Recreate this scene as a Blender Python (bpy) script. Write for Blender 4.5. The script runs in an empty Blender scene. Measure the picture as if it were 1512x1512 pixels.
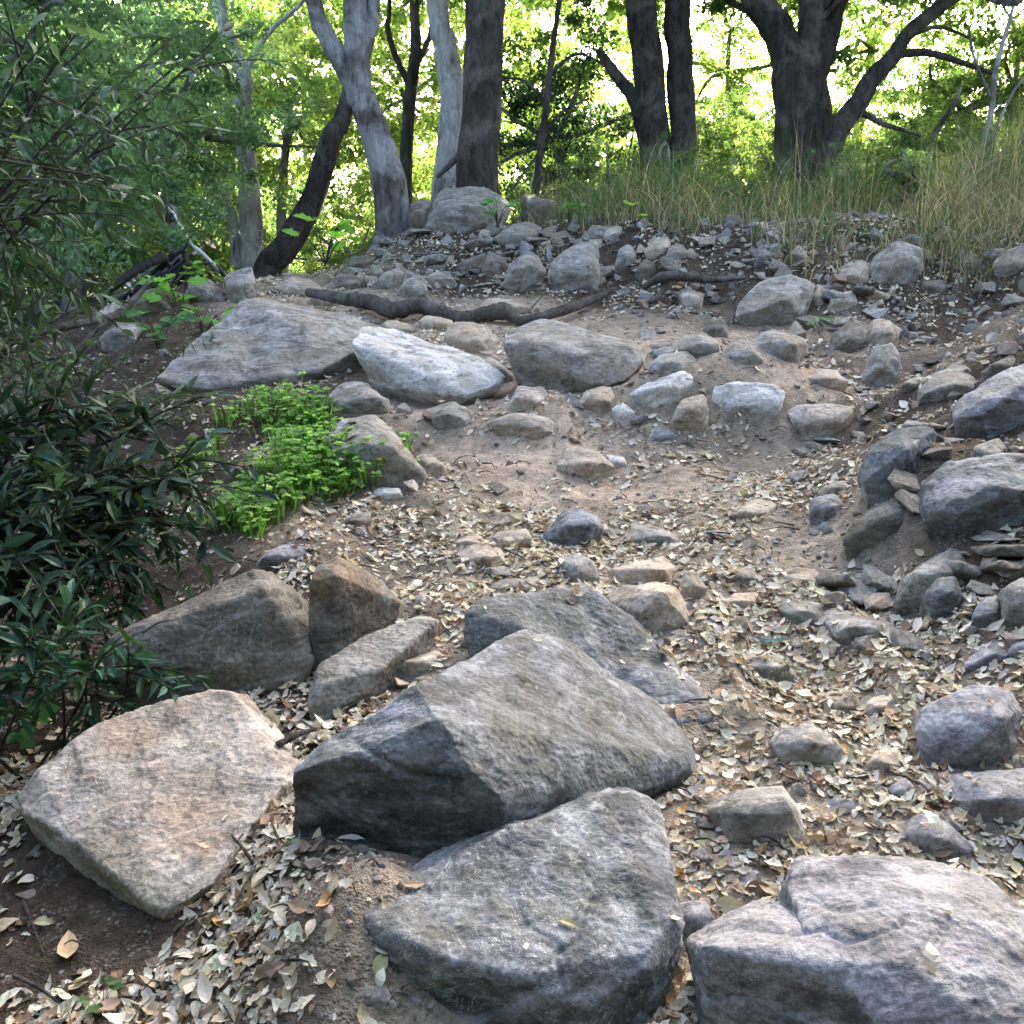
import bpy, bmesh, math, random
import numpy as np
from mathutils import Vector, Matrix
from mathutils.bvhtree import BVHTree

random.seed(7)
rng = np.random.default_rng(11)
SC = bpy.context.scene
COL = SC.collection
R = math.radians

# ------------------------------------------------------------------ helpers
def tag(o, label=None, cat=None, group=None, kind=None):
    if label: o['label'] = label
    if cat: o['category'] = cat
    if group: o['group'] = group
    if kind: o['kind'] = kind
    return o

def link(name, me, mat=None, parent=None, loc=None):
    o = bpy.data.objects.new(name, me)
    COL.objects.link(o)
    if mat is not None and me is not None and not me.materials:
        me.materials.append(mat)
    if parent is not None: o.parent = parent
    if loc is not None: o.location = loc
    return o

def empty(name, loc):
    o = bpy.data.objects.new(name, None)
    o.empty_display_size = 0.1
    COL.objects.link(o); o.location = loc
    return o

def fastmesh(name, V, faces, smooth=False, col=None):
    """V (n,3); faces: list of int arrays (m,k)"""
    me = bpy.data.meshes.new(name)
    V = np.asarray(V, dtype=np.float32)
    faces = [np.asarray(f, dtype=np.int32) for f in faces if len(f)]
    me.vertices.add(len(V)); me.vertices.foreach_set('co', V.ravel())
    idx = np.concatenate([f.ravel() for f in faces])
    cnt = np.concatenate([np.full(len(f), f.shape[1], dtype=np.int32) for f in faces])
    st = np.concatenate([[0], np.cumsum(cnt)[:-1]]).astype(np.int32)
    me.loops.add(len(idx)); me.loops.foreach_set('vertex_index', idx)
    me.polygons.add(len(cnt)); me.polygons.foreach_set('loop_start', st)
    me.polygons.foreach_set('use_smooth', np.full(len(cnt), smooth, dtype=bool))
    me.update(calc_edges=True)
    if col is not None:
        a = me.color_attributes.new('Col', 'FLOAT_COLOR', 'POINT')
        c = np.ones((len(V), 4), dtype=np.float32); c[:, :3] = col
        a.data.foreach_set('color', c.ravel())
    me.validate()
    return me

def vnoise(p, seed=0):
    p = np.asarray(p, dtype=np.float64)
    i = np.floor(p).astype(np.int64); f = p - i
    f = f*f*f*(f*(f*6-15)+10)
    def h(ix, iy, iz):
        n = (ix*374761393 + iy*668265263 + iz*1274126177 + seed*974634777) & 0xffffffff
        n = ((n ^ (n >> 13))*1274126177) & 0xffffffff
        n = ((n ^ (n >> 16))*668265263) & 0xffffffff
        return ((n ^ (n >> 15)) & 0xffffff)/float(0xffffff)*2-1
    x, y, z = i[..., 0], i[..., 1], i[..., 2]
    fx, fy, fz = f[..., 0], f[..., 1], f[..., 2]
    c = [[[h(x+a, y+b, z+d) for d in (0, 1)] for b in (0, 1)] for a in (0, 1)]
    l = lambda a, b, t: a+(b-a)*t
    return l(l(l(c[0][0][0], c[1][0][0], fx), l(c[0][1][0], c[1][1][0], fx), fy),
             l(l(c[0][0][1], c[1][0][1], fx), l(c[0][1][1], c[1][1][1], fx), fy), fz)

def fbm(p, o=4, seed=0, ridged=False):
    s = 0; a = 1.0; t = 0; p = np.asarray(p, dtype=np.float64)
    for k in range(o):
        n = vnoise(p*(2.03**k) + k*17.3, seed+k)
        if ridged: n = 1-2*np.abs(n)
        s = s + a*n; t += a; a *= .5
    return s/t

def sst(a, b, x):
    t = np.clip((x-a)/(b-a), 0, 1); return t*t*(3-2*t)

# ------------------------------------------------------------------ camera
CZ, PITCH, FOC = 1.5, R(12), 756/math.tan(R(25))
def ray(px, py):
    u = (px-756)/FOC; v = (756-py)/FOC
    return u, math.cos(PITCH)+v*math.sin(PITCH), -math.sin(PITCH)+v*math.cos(PITCH)
def at(px, py, Y):
    dx, dy, dz = ray(px, py); t = Y/dy
    return Vector((dx*t, Y, CZ+dz*t))
def pxof(P):
    d = np.asarray(P)-np.array([0, 0, CZ])
    f = d[..., 1]*math.cos(PITCH)-d[..., 2]*math.sin(PITCH)
    up = d[..., 1]*math.sin(PITCH)+d[..., 2]*math.cos(PITCH)
    return 756+FOC*d[..., 0]/f, 756-FOC*up/f

# ------------------------------------------------------------------ ground form
PY = [-60, -5, 0, 1.6, 3, 4, 4.62, 4.86, 5.6, 5.85, 6.95, 7.2, 8, 9, 16, 30, 60, 140, 400]
PZ = [-9, -.9, 0, .25, .55, .705, .775, .905, .99, 1.10, 1.25, 1.32, 1.43, 1.47, 1.45, 1.4, 2.2, 5, 14]
def G(x, y, fine=True):
    x = np.asarray(x, dtype=np.float64); y = np.asarray(y, dtype=np.float64)
    x, y = np.broadcast_arrays(x, y)
    z = np.interp(y, PY, PZ)
    near = sst(30, 12, np.hypot(x, y))
    # falls away on the left
    xe = np.interp(y, [0, 2, 3.4, 4.2, 5.4, 6.4, 7.6, 9, 12], [-.5, -.50, -.62, -.95, -1.75, -2.0, -2.3, -2.2, -1.0])
    d = np.clip(xe-x, 0, 6)
    z = z - (.40*d/(1+.12*d))*np.interp(y, [0, 2.3, 3.4, 8, 14, 30], [.3, .4, 1, .75, .5, 0.1])
    # rises on the right
    xr = np.interp(y, [0, 2, 3.2, 4.2, 5.4, 6.4, 8], [1.35, 1.25, 1.02, 1.15, 1.9, 2.6, 3.4])
    d = np.clip(x-xr, 0, 7)
    z = z + (.62*d/(1+.35*d))*np.interp(y, [0, 3, 6, 8, 14, 30], [.35, .8, 1, .5, .2, 0])
    # upper bank
    yb = np.interp(x, [-2, -1.2, .4, 1.0, 2.0, 3.5, 6], [8.4, 8.2, 7.75, 7.15, 6.75, 6.7, 6.9])
    k = sst(-1.9, -.6, x)
    z = z + k*(.42*sst(0, 1.15, y-yb) + .05*np.clip(y-yb-1, 0, 2))*sst(34, 14, y)
    # behind the crest on the left it goes down again
    z = z - sst(-.4, -2.0, x)*(.9*sst(8.8, 13, y))
    # mounds and hollows of bare soil
    for (mx, my, r, h) in ((-.27, 1.77, .19, .16), (-.42, 1.98, .12, .05), (1.28, 5.15, .30, .14), (.95, 4.45, .22, -.06), (.1, 4.75, .22, .07), (-.05, 5.75, .25, .08),  (-.02, 2.02, .10, .05), (.95, 5.02, .30, .17), (.6, 4.95, .2, .08), (.35, 5.35, .35, .06),
                           (.0, 4.25, .35, -.05), (.5, 4.15, .35, -.04), (1.35, 3.55, .25, .14), (-.78, 4.25, .3, .08),
                           (.1, 6.5, .5, -.05), (-.4, 5.6, .3, .04), (-.75, 3.4, .25, .05), (.45, 7.6, .35, .06)):
        z = z + h*np.exp(-((x-mx)**2+(y-my)**2)/(r*r))
    p = np.stack([x, y, x*0], -1)
    z = z + near*.055*fbm(p*1.1, 2, 3) + (1-near)*.5*fbm(p*.08, 2, 4)
    z = z + near*.042*fbm(p*2.6, 3, 8, True)*sst(1.2, 2.6, y)
    if fine:
        z = z + near*(.016*fbm(p*5.5, 3, 5) + .006*fbm(p*24, 2, 6, True))
    return z

def gz(x, y): return float(G(x, y))

def hit(px, py, lo=1.0, hi=14.0):
    ts = np.linspace(lo, hi, 900)
    dx, dy, dz = ray(px, py)
    X = dx*ts/dy; Z = CZ+dz*ts/dy
    g = G(X, ts, False)
    w = np.nonzero(Z < g)[0]
    if len(w) == 0: return None
    i = max(w[0], 1)
    return float(ts[i])

# ------------------------------------------------------------------ materials
def newmat(name):
    m = bpy.data.materials.new(name); m.use_nodes = True
    nt = m.node_tree; nt.nodes.clear()
    out = nt.nodes.new('ShaderNodeOutputMaterial')
    return m, nt, out
def N(nt, t, **kw):
    n = nt.nodes.new(t)
    for k, v in kw.items():
        if k in n.inputs: n.inputs[k].default_value = v
        else: setattr(n, k, v)
    return n
def ramp(nt, fac, stops):
    r = nt.nodes.new('ShaderNodeValToRGB'); e = r.color_ramp.elements
    while len(e) < len(stops): e.new(.5)
    for q, (p, c) in zip(e, stops):
        q.position = p; q.color = (*c, 1) if len(c) == 3 else c
    nt.links.new(fac, r.inputs[0]); return r.outputs[0]
def mix(nt, fac, a, b, mode='MIX'):
    n = nt.nodes.new('ShaderNodeMix'); n.data_type = 'RGBA'; n.blend_type = mode
    for s, v in ((0, fac), (6, a), (7, b)):
        if isinstance(v, (int, float)): n.inputs[s].default_value = v
        elif isinstance(v, tuple): n.inputs[s].default_value = (*v, 1)
        else: nt.links.new(v, n.inputs[s])
    return n.outputs[2]
def noise(nt, vec, scale, detail=5, rough=.6, dist=0):
    n = N(nt, 'ShaderNodeTexNoise'); n.inputs['Scale'].default_value = scale
    n.inputs['Detail'].default_value = detail; n.inputs['Roughness'].default_value = rough
    n.inputs['Distortion'].default_value = dist
    nt.links.new(vec, n.inputs['Vector']); return n.outputs['Fac']

def rock_mat(name, dark, mid, light, warm, lichen=.3, vein=.54):
    m, nt, out = newmat(name)
    tc = N(nt, 'ShaderNodeTexCoord'); oi = N(nt, 'ShaderNodeObjectInfo')
    add = N(nt, 'ShaderNodeVectorMath', operation='ADD')
    sc = N(nt, 'ShaderNodeVectorMath', operation='SCALE'); sc.inputs['Scale'].default_value = 40
    cb = N(nt, 'ShaderNodeCombineXYZ'); nt.links.new(oi.outputs['Random'], cb.inputs[0]); nt.links.new(oi.outputs['Random'], cb.inputs[1])
    nt.links.new(cb.outputs[0], sc.inputs[0])
    nt.links.new(tc.outputs['Object'], add.inputs[0]); nt.links.new(sc.outputs[0], add.inputs[1])
    v = add.outputs[0]
    mp = N(nt, 'ShaderNodeMapping'); mp.inputs['Rotation'].default_value = (.5, .35, .6); mp.inputs['Scale'].default_value = (1, 1.5, 2.3)
    nt.links.new(v, mp.inputs['Vector']); vs = mp.outputs[0]
    big = noise(nt, v, 5, 4, .6, .3); mid_ = noise(nt, vs, 7, 5, .7, .4); fine = noise(nt, v, 75, 3, .75); grain = noise(nt, v, 260, 1, .7)
    c = ramp(nt, mid_, [(.36, dark), (.48, mid), (.60, light)])
    ge = N(nt, 'ShaderNodeNewGeometry'); moss = ramp(nt, noise(nt, v, 2.3, 5, .7, .5), [(.52, (0, 0, 0)), (.66, (.6, .6, .6))])
    c = mix(nt, moss, c, tuple(a*b for a, b in zip(mid, (.62, .60, .42))))
    c = mix(nt, ramp(nt, big, [(.46, (0, 0, 0)), (.66, (.75, .75, .75))]), c, warm)
    sp = ramp(nt, fine, [(.30, (.55, .55, .57)), (.5, (1, 1, 1)), (.68, (1.4, 1.39, 1.36))])
    c = mix(nt, .6, c, sp, 'MULTIPLY')
    gp = ramp(nt, grain, [(.35, (.72, .72, .72)), (.5, (1, 1, 1)), (.66, (1.3, 1.3, 1.3))])
    c = mix(nt, .45, c, gp, 'MULTIPLY')
    wear = ramp(nt, ge.outputs['Pointiness'], [(.50, (1, 1, 1)), (.56, (1.4, 1.4, 1.4))])
    c = mix(nt, .8, c, wear, 'MULTIPLY')
    # lichen and mineral flecks
    ln = noise(nt, v, 21, 4, .75, .2)
    lf = ramp(nt, ln, [(.60, (0, 0, 0)), (.68, (lichen, lichen, lichen))])
    c = mix(nt, lf, c, (.40, .41, .38))
    wl = noise(nt, v, 9, 4, .8, 1.5)
    wf = ramp(nt, wl, [(.494, (0, 0, 0)), (.5, (.8, .8, .8)), (.506, (0, 0, 0))])
    wm = ramp(nt, noise(nt, v, 3.1, 2), [(vein, (0, 0, 0)), (vein+.06, (1, 1, 1))])
    c = mix(nt, mix(nt, 1.0, wf, wm, 'MULTIPLY'), c, (.62, .62, .6))
    # darker pits
    pn = ramp(nt, noise(nt, v, 17, 5, .75), [(.36, (.5, .48, .47)), (.47, (1, 1, 1))])
    c = mix(nt, .9, c, pn, 'MULTIPLY')
    # crevice lines
    cr = noise(nt, vs, 3.2, 3, .6, .8)
    cf = ramp(nt, cr, [(.490, (1, 1, 1)), (.5, (.35, .33, .32)), (.510, (1, 1, 1))])
    c = mix(nt, .35, c, cf, 'MULTIPLY')
    b = N(nt, 'ShaderNodeBsdfPrincipled'); nt.links.new(c, b.inputs['Base Color'])
    b.inputs['Roughness'].default_value = .86; b.inputs['Specular IOR Level'].default_value = .28
    h = N(nt, 'ShaderNodeMath', operation='MULTIPLY_ADD'); nt.links.new(fine, h.inputs[0]); h.inputs[1].default_value = .45; nt.links.new(mid_, h.inputs[2])
    h2 = N(nt, 'ShaderNodeMath', operation='MULTIPLY_ADD'); nt.links.new(grain, h2.inputs[0]); h2.inputs[1].default_value = .12; nt.links.new(h.outputs[0], h2.inputs[2])
    h3 = N(nt, 'ShaderNodeMath', operation='MULTIPLY_ADD'); nt.links.new(cf, h3.inputs[0]); h3.inputs[1].default_value = .12; nt.links.new(h2.outputs[0], h3.inputs[2])
    bp = N(nt, 'ShaderNodeBump'); bp.inputs['Strength'].default_value = .55; bp.inputs['Distance'].default_value = .010
    nt.links.new(h3.outputs[0], bp.inputs['Height']); nt.links.new(bp.outputs[0], b.inputs['Normal'])
    nt.links.new(b.outputs[0], out.inputs[0]); return m

RM = {
 'q': rock_mat('veined_bluish_stone', (.050, .054, .058), (.112, .118, .128), (.235, .245, .265), (.13, .13, .115), .5, .38),
 'r': rock_mat('rusty_stone', (.060, .050, .042), (.125, .11, .092), (.21, .19, .165), (.21, .125, .06), .15),
 'b': rock_mat('bluish_stone', (.050, .052, .055), (.114, .120, .132), (.25, .259, .282), (.130, .130, .108), .4),
 'g': rock_mat('grey_stone', (.12, .112, .10), (.22, .208, .19), (.35, .335, .31), (.25, .21, .165), .25),
 't': rock_mat('tan_stone', (.19, .155, .125), (.33, .28, .225), (.46, .40, .33), (.36, .275, .20), .2),
 'p': rock_mat('pinkish_stone', (.18, .155, .135), (.31, .27, .235), (.45, .40, .355), (.35, .27, .20), .3),
 'w': rock_mat('pale_stone', (.28, .27, .255), (.44, .43, .41), (.60, .585, .56), (.42, .37, .31), .4),
 'd': rock_mat('dark_stone', (.075, .065, .055), (.14, .125, .105), (.22, .20, .175), (.17, .14, .10), .15),
 'v': rock_mat('purplish_stone', (.095, .093, .102), (.195, .191, .206), (.315, .311, .33), (.215, .20, .19), .3),
}

def soil_mat():
    m, nt, out = newmat('trail_soil')
    tc = N(nt, 'ShaderNodeTexCoord'); v = tc.outputs['Object']
    at_ = N(nt, 'ShaderNodeAttribute'); at_.attribute_name = 'Col'
    sep = N(nt, 'ShaderNodeSeparateColor'); nt.links.new(at_.outputs['Color'], sep.inputs[0])
    n1 = noise(nt, v, 3, 5, .65); n2 = noise(nt, v, 26, 4, .75); n3 = noise(nt, v, 140, 2, .7)
    dark = ramp(nt, n1, [(.3, (.036, .026, .020)), (.6, (.075, .054, .039))])
    pale = ramp(nt, n1, [(.3, (.34, .25, .19)), (.6, (.50, .39, .305))])
    grit = ramp(nt, n1, [(.3, (.19, .155, .12)), (.6, (.32, .265, .205))])
    c = mix(nt, sep.outputs[0], dark, grit); c = mix(nt, sep.outputs[1], c, pale)
    c = mix(nt, .9, c, ramp(nt, n2, [(.3, (.5, .48, .46)), (.5, (1, 1, 1)), (.7, (1.5, 1.45, 1.4))]), 'MULTIPLY')
    vo = N(nt, 'ShaderNodeTexVoronoi'); vo.inputs['Scale'].default_value = 95; nt.links.new(v, vo.inputs['Vector'])
    pb = ramp(nt, vo.outputs['Distance'], [(.0, (1, 1, 1)), (.35, (.7, .7, .7)), (.6, (0, 0, 0))])
    pc = ramp(nt, N_sep(nt, vo.outputs['Color']), [(.0, (.09, .075, .06)), (.6, (.25, .22, .18)), (1, (.42, .38, .33))])
    pm = ramp(nt, noise(nt, v, 14, 3), [(.45, (0, 0, 0)), (.62, (.7, .7, .7))])
    gate = mix(nt, 1.0, pm, mix(nt, sep.outputs[1], (1, 1, 1), (.15, .15, .15)), 'MULTIPLY')
    c = mix(nt, mix(nt, 1.0, pb, gate, 'MULTIPLY'), c, pc)
    b = N(nt, 'ShaderNodeBsdfPrincipled'); nt.links.new(c, b.inputs['Base Color'])
    b.inputs['Roughness'].default_value = .95; b.inputs['Specular IOR Level'].default_value = .15
    a = N(nt, 'ShaderNodeMath', operation='MULTIPLY_ADD'); nt.links.new(n2, a.inputs[0]); a.inputs[1].default_value = 1.2; nt.links.new(n3, a.inputs[2])
    g2 = N(nt, 'ShaderNodeMath', operation='MULTIPLY'); nt.links.new(pb, g2.inputs[0]); nt.links.new(gate, g2.inputs[1])
    a2 = N(nt, 'ShaderNodeMath', operation='ADD'); nt.links.new(a.outputs[0], a2.inputs[0]); nt.links.new(g2.outputs[0], a2.inputs[1])
    bp = N(nt, 'ShaderNodeBump'); bp.inputs['Strength'].default_value = .8; bp.inputs['Distance'].default_value = .014
    nt.links.new(a2.outputs[0], bp.inputs['Height']); nt.links.new(bp.outputs[0], b.inputs['Normal'])
    nt.links.new(b.outputs[0], out.inputs[0]); return m
def N_sep(nt, colsock):
    s = N(nt, 'ShaderNodeSeparateColor'); nt.links.new(colsock, s.inputs[0]); return s.outputs[0]
SOIL = soil_mat()

def leaf_mat(name, transl=.45, rough=.5, spec=.4, tcol=(1.25, 1.35, .55)):
    m, nt, out = newmat(name)
    a = N(nt, 'ShaderNodeAttribute'); a.attribute_name = 'Col'
    c = a.outputs['Color']
    b = N(nt, 'ShaderNodeBsdfPrincipled'); nt.links.new(c, b.inputs['Base Color'])
    b.inputs['Roughness'].default_value = rough; b.inputs['Specular IOR Level'].default_value = spec
    if transl > 0:
        t = N(nt, 'ShaderNodeBsdfTranslucent')
        nt.links.new(mix(nt, 1.0, c, tcol, 'MULTIPLY'), t.inputs[0])
        ms = N(nt, 'ShaderNodeMixShader'); ms.inputs[0].default_value = transl
        nt.links.new(b.outputs[0], ms.inputs[1]); nt.links.new(t.outputs[0], ms.inputs[2])
        nt.links.new(ms.outputs[0], out.inputs[0])
    else: nt.links.new(b.outputs[0], out.inputs[0])
    return m
LEAF = leaf_mat('living_leaf', .5, .5, .4, (1.8, 1.85, 1.05))
GLOSSY = leaf_mat('glossy_leaf', .22, .5, .22, (1.4, 1.5, .6))
LITTER = leaf_mat('dry_leaf', .12, .7, .3, (1.1, 1, .8))
GRASSM = leaf_mat('grass_blade', .4, .6, .2, (1.4, 1.4, .8))

def bark_mat(name, dark, light, patch, pf=.5, scale=1):
    m, nt, out = newmat(name)
    tc = N(nt, 'ShaderNodeTexCoord'); mp = N(nt, 'ShaderNodeMapping'); mp.inputs['Scale'].default_value = (1, 1, .28)
    nt.links.new(tc.outputs['Object'], mp.inputs[0]); v = mp.outputs[0]
    n1 = noise(nt, v, 16*scale, 8, .72, .6); n2 = noise(nt, tc.outputs['Object'], 2.6, 4, .6, .5); n3 = noise(nt, v, 60*scale, 5, .7)
    c = ramp(nt, n1, [(.34, dark), (.56, light)])
    c = mix(nt, ramp(nt, n2, [(pf-.05, (0, 0, 0)), (pf+.06, (.85, .85, .85))]), c, mix(nt, .8, patch, ramp(nt, n1, [(.3, (.45, .45, .45)), (.55, (1.1, 1.1, 1.1))]), 'MULTIPLY'))
    c = mix(nt, .6, c, ramp(nt, n3, [(.35, (.6, .6, .6)), (.6, (1.25, 1.25, 1.25))]), 'MULTIPLY')
    b = N(nt, 'ShaderNodeBsdfPrincipled'); nt.links.new(c, b.inputs['Base Color']); b.inputs['Roughness'].default_value = .9
    b.inputs['Specular IOR Level'].default_value = .2
    a = N(nt, 'ShaderNodeMath', operation='MULTIPLY_ADD'); nt.links.new(n3, a.inputs[0]); a.inputs[1].default_value = .3; nt.links.new(n1, a.inputs[2])
    bp = N(nt, 'ShaderNodeBump'); bp.inputs['Strength'].default_value = 1.0; bp.inputs['Distance'].default_value = .05
    nt.links.new(a.outputs[0], bp.inputs['Height']); nt.links.new(bp.outputs[0], b.inputs['Normal'])
    nt.links.new(b.outputs[0], out.inputs[0]); return m
BARK_D = bark_mat('dark_bark', (.022, .019, .017), (.085, .074, .066), (.17, .155, .145), .56)
BARK_G = bark_mat('grey_bark', (.038, .034, .032), (.19, .178, .168), (.42, .415, .42), .49)
BARK_P = bark_mat('pale_bark', (.07, .062, .06), (.45, .44, .435), (.66, .65, .65), .47)
ROOTM = bark_mat('root_bark', (.04, .033, .03), (.13, .115, .105), (.19, .17, .16), .55)

def plain(name, c, rough=.5, metal=0, spec=.5):
    m, nt, out = newmat(name)
    tc = N(nt, 'ShaderNodeTexCoord')
    n = noise(nt, tc.outputs['Object'], 60, 4, .6)
    cc = mix(nt, .35, tuple(c), ramp(nt, n, [(.3, (.6, .6, .6)), (.7, (1.3, 1.3, 1.3))]), 'MULTIPLY')
    b = N(nt, 'ShaderNodeBsdfPrincipled'); nt.links.new(cc, b.inputs['Base Color'])
    b.inputs['Roughness'].default_value = rough; b.inputs['Metallic'].default_value = metal; b.inputs['Specular IOR Level'].default_value = spec
    nt.links.new(b.outputs[0], out.inputs[0]); return m

# ------------------------------------------------------------------ ground sheet
def build_ground():
    def grow(a, b, n, first):
        # n steps from a to b, geometric
        L = abs(b-a); lo, hi = 1.0001, 3.0
        for _ in range(80):
            q = (lo+hi)/2; s = first*(q**n-1)/(q-1)
            if s < L: lo = q
            else: hi = q
        st = first*lo**np.arange(n); st = np.cumsum(st); return a+np.sign(b-a)*st
    fx = np.linspace(-3.6, 3.6, 480)
    xs = np.concatenate([grow(-3.6, -260, 55, .03)[::-1], fx, grow(3.6, 260, 55, .03)])
    fy = np.concatenate([np.linspace(1.15, 4.5, 300), np.linspace(4.5, 9.2, 270)[1:]])
    ys = np.concatenate([grow(1.15, -60, 40, .03)[::-1], fy, grow(9.2, 400, 90, .03)])
    X, Y = np.meshgrid(xs, ys)
    Z = G(X, Y)
    V = np.stack([X, Y, Z], -1).reshape(-1, 3)
    ny, nx = X.shape
    i = np.arange(ny*nx).reshape(ny, nx)
    F = np.stack([i[:-1, :-1], i[:-1, 1:], i[1:, 1:], i[1:, :-1]], -1).reshape(-1, 4)
    x, y = V[:, 0], V[:, 1]; p = V*np.array([1, 1, 0])
    xl = np.interp(y, [0, 2, 3.4, 4.2, 5.4, 6.4, 7.6, 9], [-.5, -.42, -.35, -.38, -.75, -1.5, -2.2, -2.0])
    xh = np.interp(y, [0, 2, 3.2, 4.2, 5.4, 6.4, 7.2, 8.0], [1.6, 1.4, 1.2, 1.3, 1.6, 1.7, .4, -1.0])
    grit = sst(-.15, .25, x-xl+.12*fbm(p*2, 3, 9))*sst(-.2, .3, xh-x+.2*fbm(p*2, 3, 19))
    grit = np.maximum(grit, .5*sst(0, .4, fbm(p*.9, 3, 23))*sst(-.5, 0, x-xl))
    dust = np.zeros(len(V))
    for (mx, my, rx, ry, a) in ((-.1, 5.4, .5, .4, .9), (.6, 6.2, 1.3, .35, .7), (.8, 5.55, .4, .2, .7), (.05, 4.55, .55, .28, 1), (.35, 4.2, .5, .22, .75), (-.3, 4.9, .35, .3, .8), (1.25, 5.2, .35, .4, 1), (1.2, 5.9, .6, .25, .8),
                                (-.1, 6.9, .9, .25, .8), (.25, 5.4, .3, .35, .7), (-1.3, 7.3, .6, .4, .9), (-.7, 3.7, .25, .3, .5)):
        dust = np.maximum(dust, a*np.exp(-(((x-mx)/rx)**2+((y-my)/ry)**2)**1.5))
    dust = np.clip(dust*(.85+.6*fbm(p*4, 3, 31)), 0, 1)
    col = np.stack([grit, dust, dust*0], -1)
    me = fastmesh('ground', V, [F], True, col)
    o = link('ground', me, SOIL); tag(o, kind='structure')
    return o
build_ground()
# ------------------------------------------------------------------ rocks
ROCKV, ROCKF = [], []
def hull_bm(pts, chips, r, bm_out):
    bm = bmesh.new()
    for p in pts: bm.verts.new(p)
    bmesh.ops.remove_doubles(bm, verts=bm.verts, dist=1e-4)
    def rehull():
        res = bmesh.ops.convex_hull(bm, input=bm.verts)
        g = [e for e in set(res['geom_interior']+res['geom_unused']) if isinstance(e, bmesh.types.BMVert)]
        bmesh.ops.delete(bm, geom=g, context='VERTS')
    rehull()
    c = sum((v.co for v in bm.verts), Vector())/len(bm.verts)
    for k in range(chips):
        n = Vector((r.gauss(0, 1), r.gauss(0, 1)-.3, r.gauss(0, 1)*.8+.1)).normalized()
        s = max((v.co-c).dot(n) for v in bm.verts)
        bmesh.ops.bisect_plane(bm, geom=bm.verts[:]+bm.edges[:]+bm.faces[:], plane_co=c+n*s*r.uniform(.87, .975), plane_no=n, clear_outer=True)
        if len(bm.verts) < 5: break
        rehull()
    off = len(bm_out.verts)
    vm = {}
    for v in bm.verts: vm[v] = bm_out.verts.new(v.co)
    for f in bm.faces:
        try: bm_out.faces.new([vm[v] for v in f.verts])
        except ValueError: pass
    bm.free()

def rock_from_hulls(name, hulls, voxel, size, seed, mat, origin, chips=6, amp=1.0, smooth=3, strata=1.0, planes=None, groove=()):
    r = random.Random(seed)
    bm = bmesh.new()
    for h in hulls: hull_bm(h, chips, r, bm)
    bmesh.ops.recalc_face_normals(bm, faces=bm.faces)
    me = bpy.data.meshes.new('tmp'); bm.to_mesh(me); bm.free()
    o = bpy.data.objects.new('tmp', me); COL.objects.link(o)
    md = o.modifiers.new('r', 'REMESH'); md.mode = 'VOXEL'; md.voxel_size = voxel
    s = o.modifiers.new('s', 'SMOOTH'); s.factor = .5; s.iterations = 1
    dg = bpy.context.evaluated_depsgraph_get()
    m2 = bpy.data.meshes.new_from_object(o.evaluated_get(dg))
    bpy.data.objects.remove(o); bpy.data.meshes.remove(me)
    n = len(m2.vertices)
    V = np.empty(n*3); m2.vertices.foreach_get('co', V); V = V.reshape(-1, 3)
    Nn = np.empty(n*3, dtype=np.float32); m2.vertex_normals.foreach_get('vector', Nn); Nn = Nn.reshape(-1, 3)
    so = seed*3.71
    q = V/size
    d = size*amp*(.018*fbm(q*2.3+so, 3, seed) + .011*fbm(q*6+so, 3, seed+5, True) + .007*fbm(q*17+so, 3, seed+9, True))
    # broken planes: quantised noise gives flat chips with crisp edges
    qn = fbm(q*3.1+so+9, 2, seed+21)*7; d += size*amp*.010*(np.floor(qn)+sst(.25, .75, qn-np.floor(qn)))/2
    ax = np.array([r.uniform(-.5, .5), r.uniform(-.9, -.1), r.uniform(.5, 1)]); ax /= np.linalg.norm(ax)
    h = (V@ax)/size*r.uniform(4, 8)+1.1*fbm(q*2.5+so, 3, seed+13)
    fr = h-np.floor(h)
    d += size*amp*strata*.011*(sst(0, .8, fr)-sst(.9, 1, fr))
    d += min(size*.008, .0022)*fbm(V*130, 2, 2)
    VV = V+Nn*d[:, None]; cc = VV.mean(0)
    nk, lo_, hi_ = planes or (8, .87, .985)
    for k in range(nk):      # flat fracture faces
        n_ = np.array([r.gauss(0, 1), r.gauss(0, 1)-.25, r.gauss(0, 1)*.9+.25]); n_ /= np.linalg.norm(n_)
        pr = (VV-cc)@n_; hh = pr.max()*r.uniform(lo_, hi_); ex = np.maximum(pr-hh, 0); VV = VV-n_[None]*ex[:, None]*.93
    if groove:
        gx, gy = pxof(VV)
        for (ln, wd, dp) in groove:
            dm = np.full(len(VV), 1e9)
            for (x1, y1), (x2, y2) in zip(ln[:-1], ln[1:]):
                t = np.clip(((gx-x1)*(x2-x1)+(gy-y1)*(y2-y1))/((x2-x1)**2+(y2-y1)**2), 0, 1)
                dm = np.minimum(dm, np.hypot(gx-x1-t*(x2-x1), gy-y1-t*(y2-y1)))
            dm = dm+2.5*fbm(VV*60, 2, 5)
            VV = VV-Nn*(dp*np.exp(-(dm/wd)**2)*(Nn[:, 1] < .5))[:, None]
    V2 = VV-np.array(origin)
    m2.vertices.foreach_set('co', V2.astype(np.float32).ravel())
    m2.polygons.foreach_set('use_smooth', np.ones(len(m2.polygons), dtype=bool))
    m2.update(); m2.materials.clear(); m2.materials.append(mat); m2.name = name
    o = link(name, m2, None, None, origin)
    # collision soup, decimated by skipping nothing (used for litter placing)
    fi = np.empty(len(m2.loops), dtype=np.int32); m2.loops.foreach_get('vertex_index', fi)
    if len(fi) == 4*len(m2.polygons):
        ROCKF.append(fi.reshape(-1, 4)+sum(len(a) for a in ROCKV)); ROCKV.append(V2+np.array(origin))
    return o

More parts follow.
